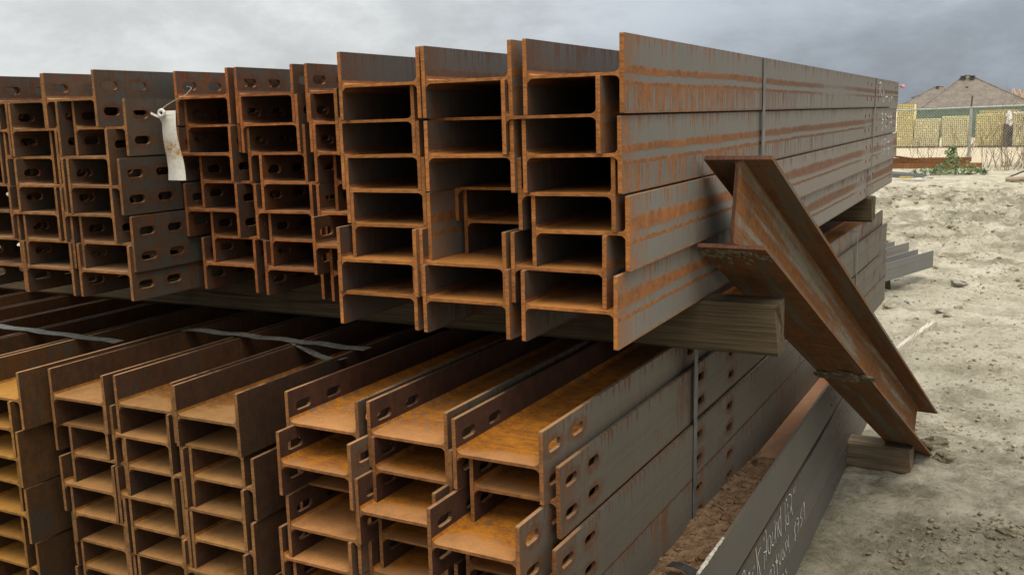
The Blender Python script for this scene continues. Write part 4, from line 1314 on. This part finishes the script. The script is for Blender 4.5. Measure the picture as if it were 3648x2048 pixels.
leafy('bright green leafy bush growing in front of the fence post', -1.12, 23.9, [(-.16, 0, .50, .13), (-.13, .03, .36, .16), (-.05, 0, .22, .24), (.16, 0, .14, .22), (-.30, .03, .16, .18), (.36, -.05, .10, .16), (-.1, 0, .60, .06), (-.46, .05, .09, .13), (.52, 0, .07, .10)], 4, 950, .042)
leafy('low straggling green weeds beside the rusty scrap', -1.75, 23.6, [(0, 0, .06, .16), (.28, .1, .08, .16), (-.25, .05, .05, .1), (.55, -.15, .05, .14)], 6, 380, .035)
leafy('small dark tree top far behind the roofs', hx(-7.3) * 1.05, Y0 + 22, [(0, 0, 2.3, .7), (.7, 0, 2.5, .5), (-.6, 0, 2.0, .5)], 9, 300, .30)
grass = bmesh.new()
for i in range(900):
    x = rng.uniform(-2.4, 1.2); y = rng.uniform(25.2, 27.8)
    if fbm(np.array([x * 2.]), np.array([y]), 2, 9)[0] < .45:
        continue
    z = gz(x, y); h = rng.uniform(.05, .22)
    q = Vector((rng.uniform(-.1, .1), rng.uniform(-.05, .05), h))
    vs = [grass.verts.new(v) for v in ((x - .004, y, z), (x + .004, y, z), (x + q.x, y + q.y, z + q.z))]
    grass.faces.new(vs)
kind(tag(obj('dry_grass', grass, simple('dry_grass', (.22, .175, .10), (.36, .30, .18), 6, .9)), 'straw-coloured dry grass along the foot of the fence', 'grass'), 'stuff')

# rusty scrap heap left of the bush
rusty = steel('scrap_rust', amount=1., stripe=0, streak=0, web=True, dusty=0, rust=(.105, .062, .044), dark=(.055, .038, .030))
for k, (x, y, z, L, ry, wd, hh, words) in enumerate([
        (-3.6, 26.4, .0, 2.9, .0, .16, .12, 'rusty channel lowest in the scrap row by the fence'),
        (-3.7, 26.65, .12, 2.75, .01, .14, .10, 'rusty channel lying on top of the scrap row'),
        (-3.5, 26.1, .0, 2.2, -.02, .12, .09, 'rusty channel in front of the scrap row'),
        (-3.2, 27.0, .0, 2.2, .0, .14, .15, 'rusty channel at the back of the scrap row')]):
    bm = bmesh.new()
    add_box(bm, (0, 0, 0), (L, wd, .012)); add_box(bm, (0, 0, .0125), (L, .012, hh)); add_box(bm, (0, wd - .012, .0125), (L, wd, hh))
    o = obj('rusty_channel', bm, rusty, None, (x, y, max(z, 0) + .01))
    o.rotation_euler = (0, -ry, ry)
    tag(o, words, 'steel channel', 'rusty scrap by the fence')
for k, (p, q, words) in enumerate([((-3.2, 26.8, .34), (-1.72, 27.1, .10), 'rusty rod leaning down from the scrap toward the shrubs'), ((-3.4, 26.5, .24), (-2.15, 26.5, .22), 'bent rusty rod on the scrap row'), ((-3.3, 26.5, .28), (-2.25, 26.6, .23), 'second rusty rod on the scrap row')]):
    bm = bmesh.new(); P_ = Vector(p); Q_ = Vector(q)
    add_tube(bm, [P_.lerp(Q_, t / 6) + Vector((0, 0, .05 * math.sin(t / 6 * 3.14) * (k > 0))) for t in range(7)], .014, 5)
    tag(obj('rusty_rod', bm, rusty), words, 'rod', 'rusty scrap by the fence')
slabm = simple('dark_slab', (.10, .105, .105), (.20, .20, .19), 5, .8)
bm = bmesh.new()
ns = 18
top = []
for i in range(ns + 1):
    t = i / ns
    top.append([bm.verts.new((2.1 * t, .0 + dy_, hh_ * (1 - t ** 3) + .012)) for dy_, hh_ in ((0, .0), (.08, .10), (.55, .13), (.9, .0))])
for a, b in zip(top, top[1:]):
    for k in range(3):
        bm.faces.new((a[k], b[k], b[k + 1], a[k + 1]))
bmesh.ops.solidify(bm, geom=bm.faces[:], thickness=.02)
tag(obj('dark_sheet', bm, slabm, None, (-3.65, 22.7, .0)), 'dark grey sheet heaped on the ground by the scrap', 'sheet')
bm = bmesh.new(); add_box(bm, (0, 0, 0), (.26, .07, .03)); add_box(bm, (.02, .01, .0305), (.22, .06, .042))
tag(obj('yellow_board', bm, simple('yellow_paint', (.42, .30, .07), (.55, .40, .12), 10)), 'small yellow board lying before the dark sheet', 'board').location = (-2.18, 22.35, .02)
bm = bmesh.new(); lump(bm, (0, 0, .02), (.09, .06, .035), random.Random(12), 1, 3)
tag(obj('white_stone', bm, white_crust, None, (-1.62, 22.5, gz(-1.62, 22.5))), 'white lump on the ground at the tip of the dark sheet', 'stone')
bm = bmesh.new(); add_box(bm, (0, 0, 0), (1.5, .12, .025))
o = tag(obj('long_board', bm, wood_pale, None, (-2.5, 22.0, .005)), 'long pale board flat on the ground before the scrap', 'board'); o.rotation_euler = (0, 0, -.04)
bm = bmesh.new(); add_tube(bm, [(0, 0, 0), (.7, .02, .01), (1.5, .0, .0)], [.055, .05, .052], 9)
tag(obj('log', bm, timber_mat('log_wood', (.26, .20, .14), (.38, .31, .22), (.2, .15, .1), 0), None, (-.14, 21.9, gz(0, 21.9) + .05)), 'short log lying on the yard at the right picture edge', 'log')
bm = bmesh.new(); add_tube(bm, [(0, 0, 0), (.35, .05, .16), (.8, .1, .30)], [.018, .02, .016], 5)
tag(obj('dark_branch', bm, simple('dark_bark', (.06, .05, .04), (.12, .10, .08), 20), None, (-.10, 23.4, gz(0, 23.4))), 'dark dead branch leaning above the log', 'branch')
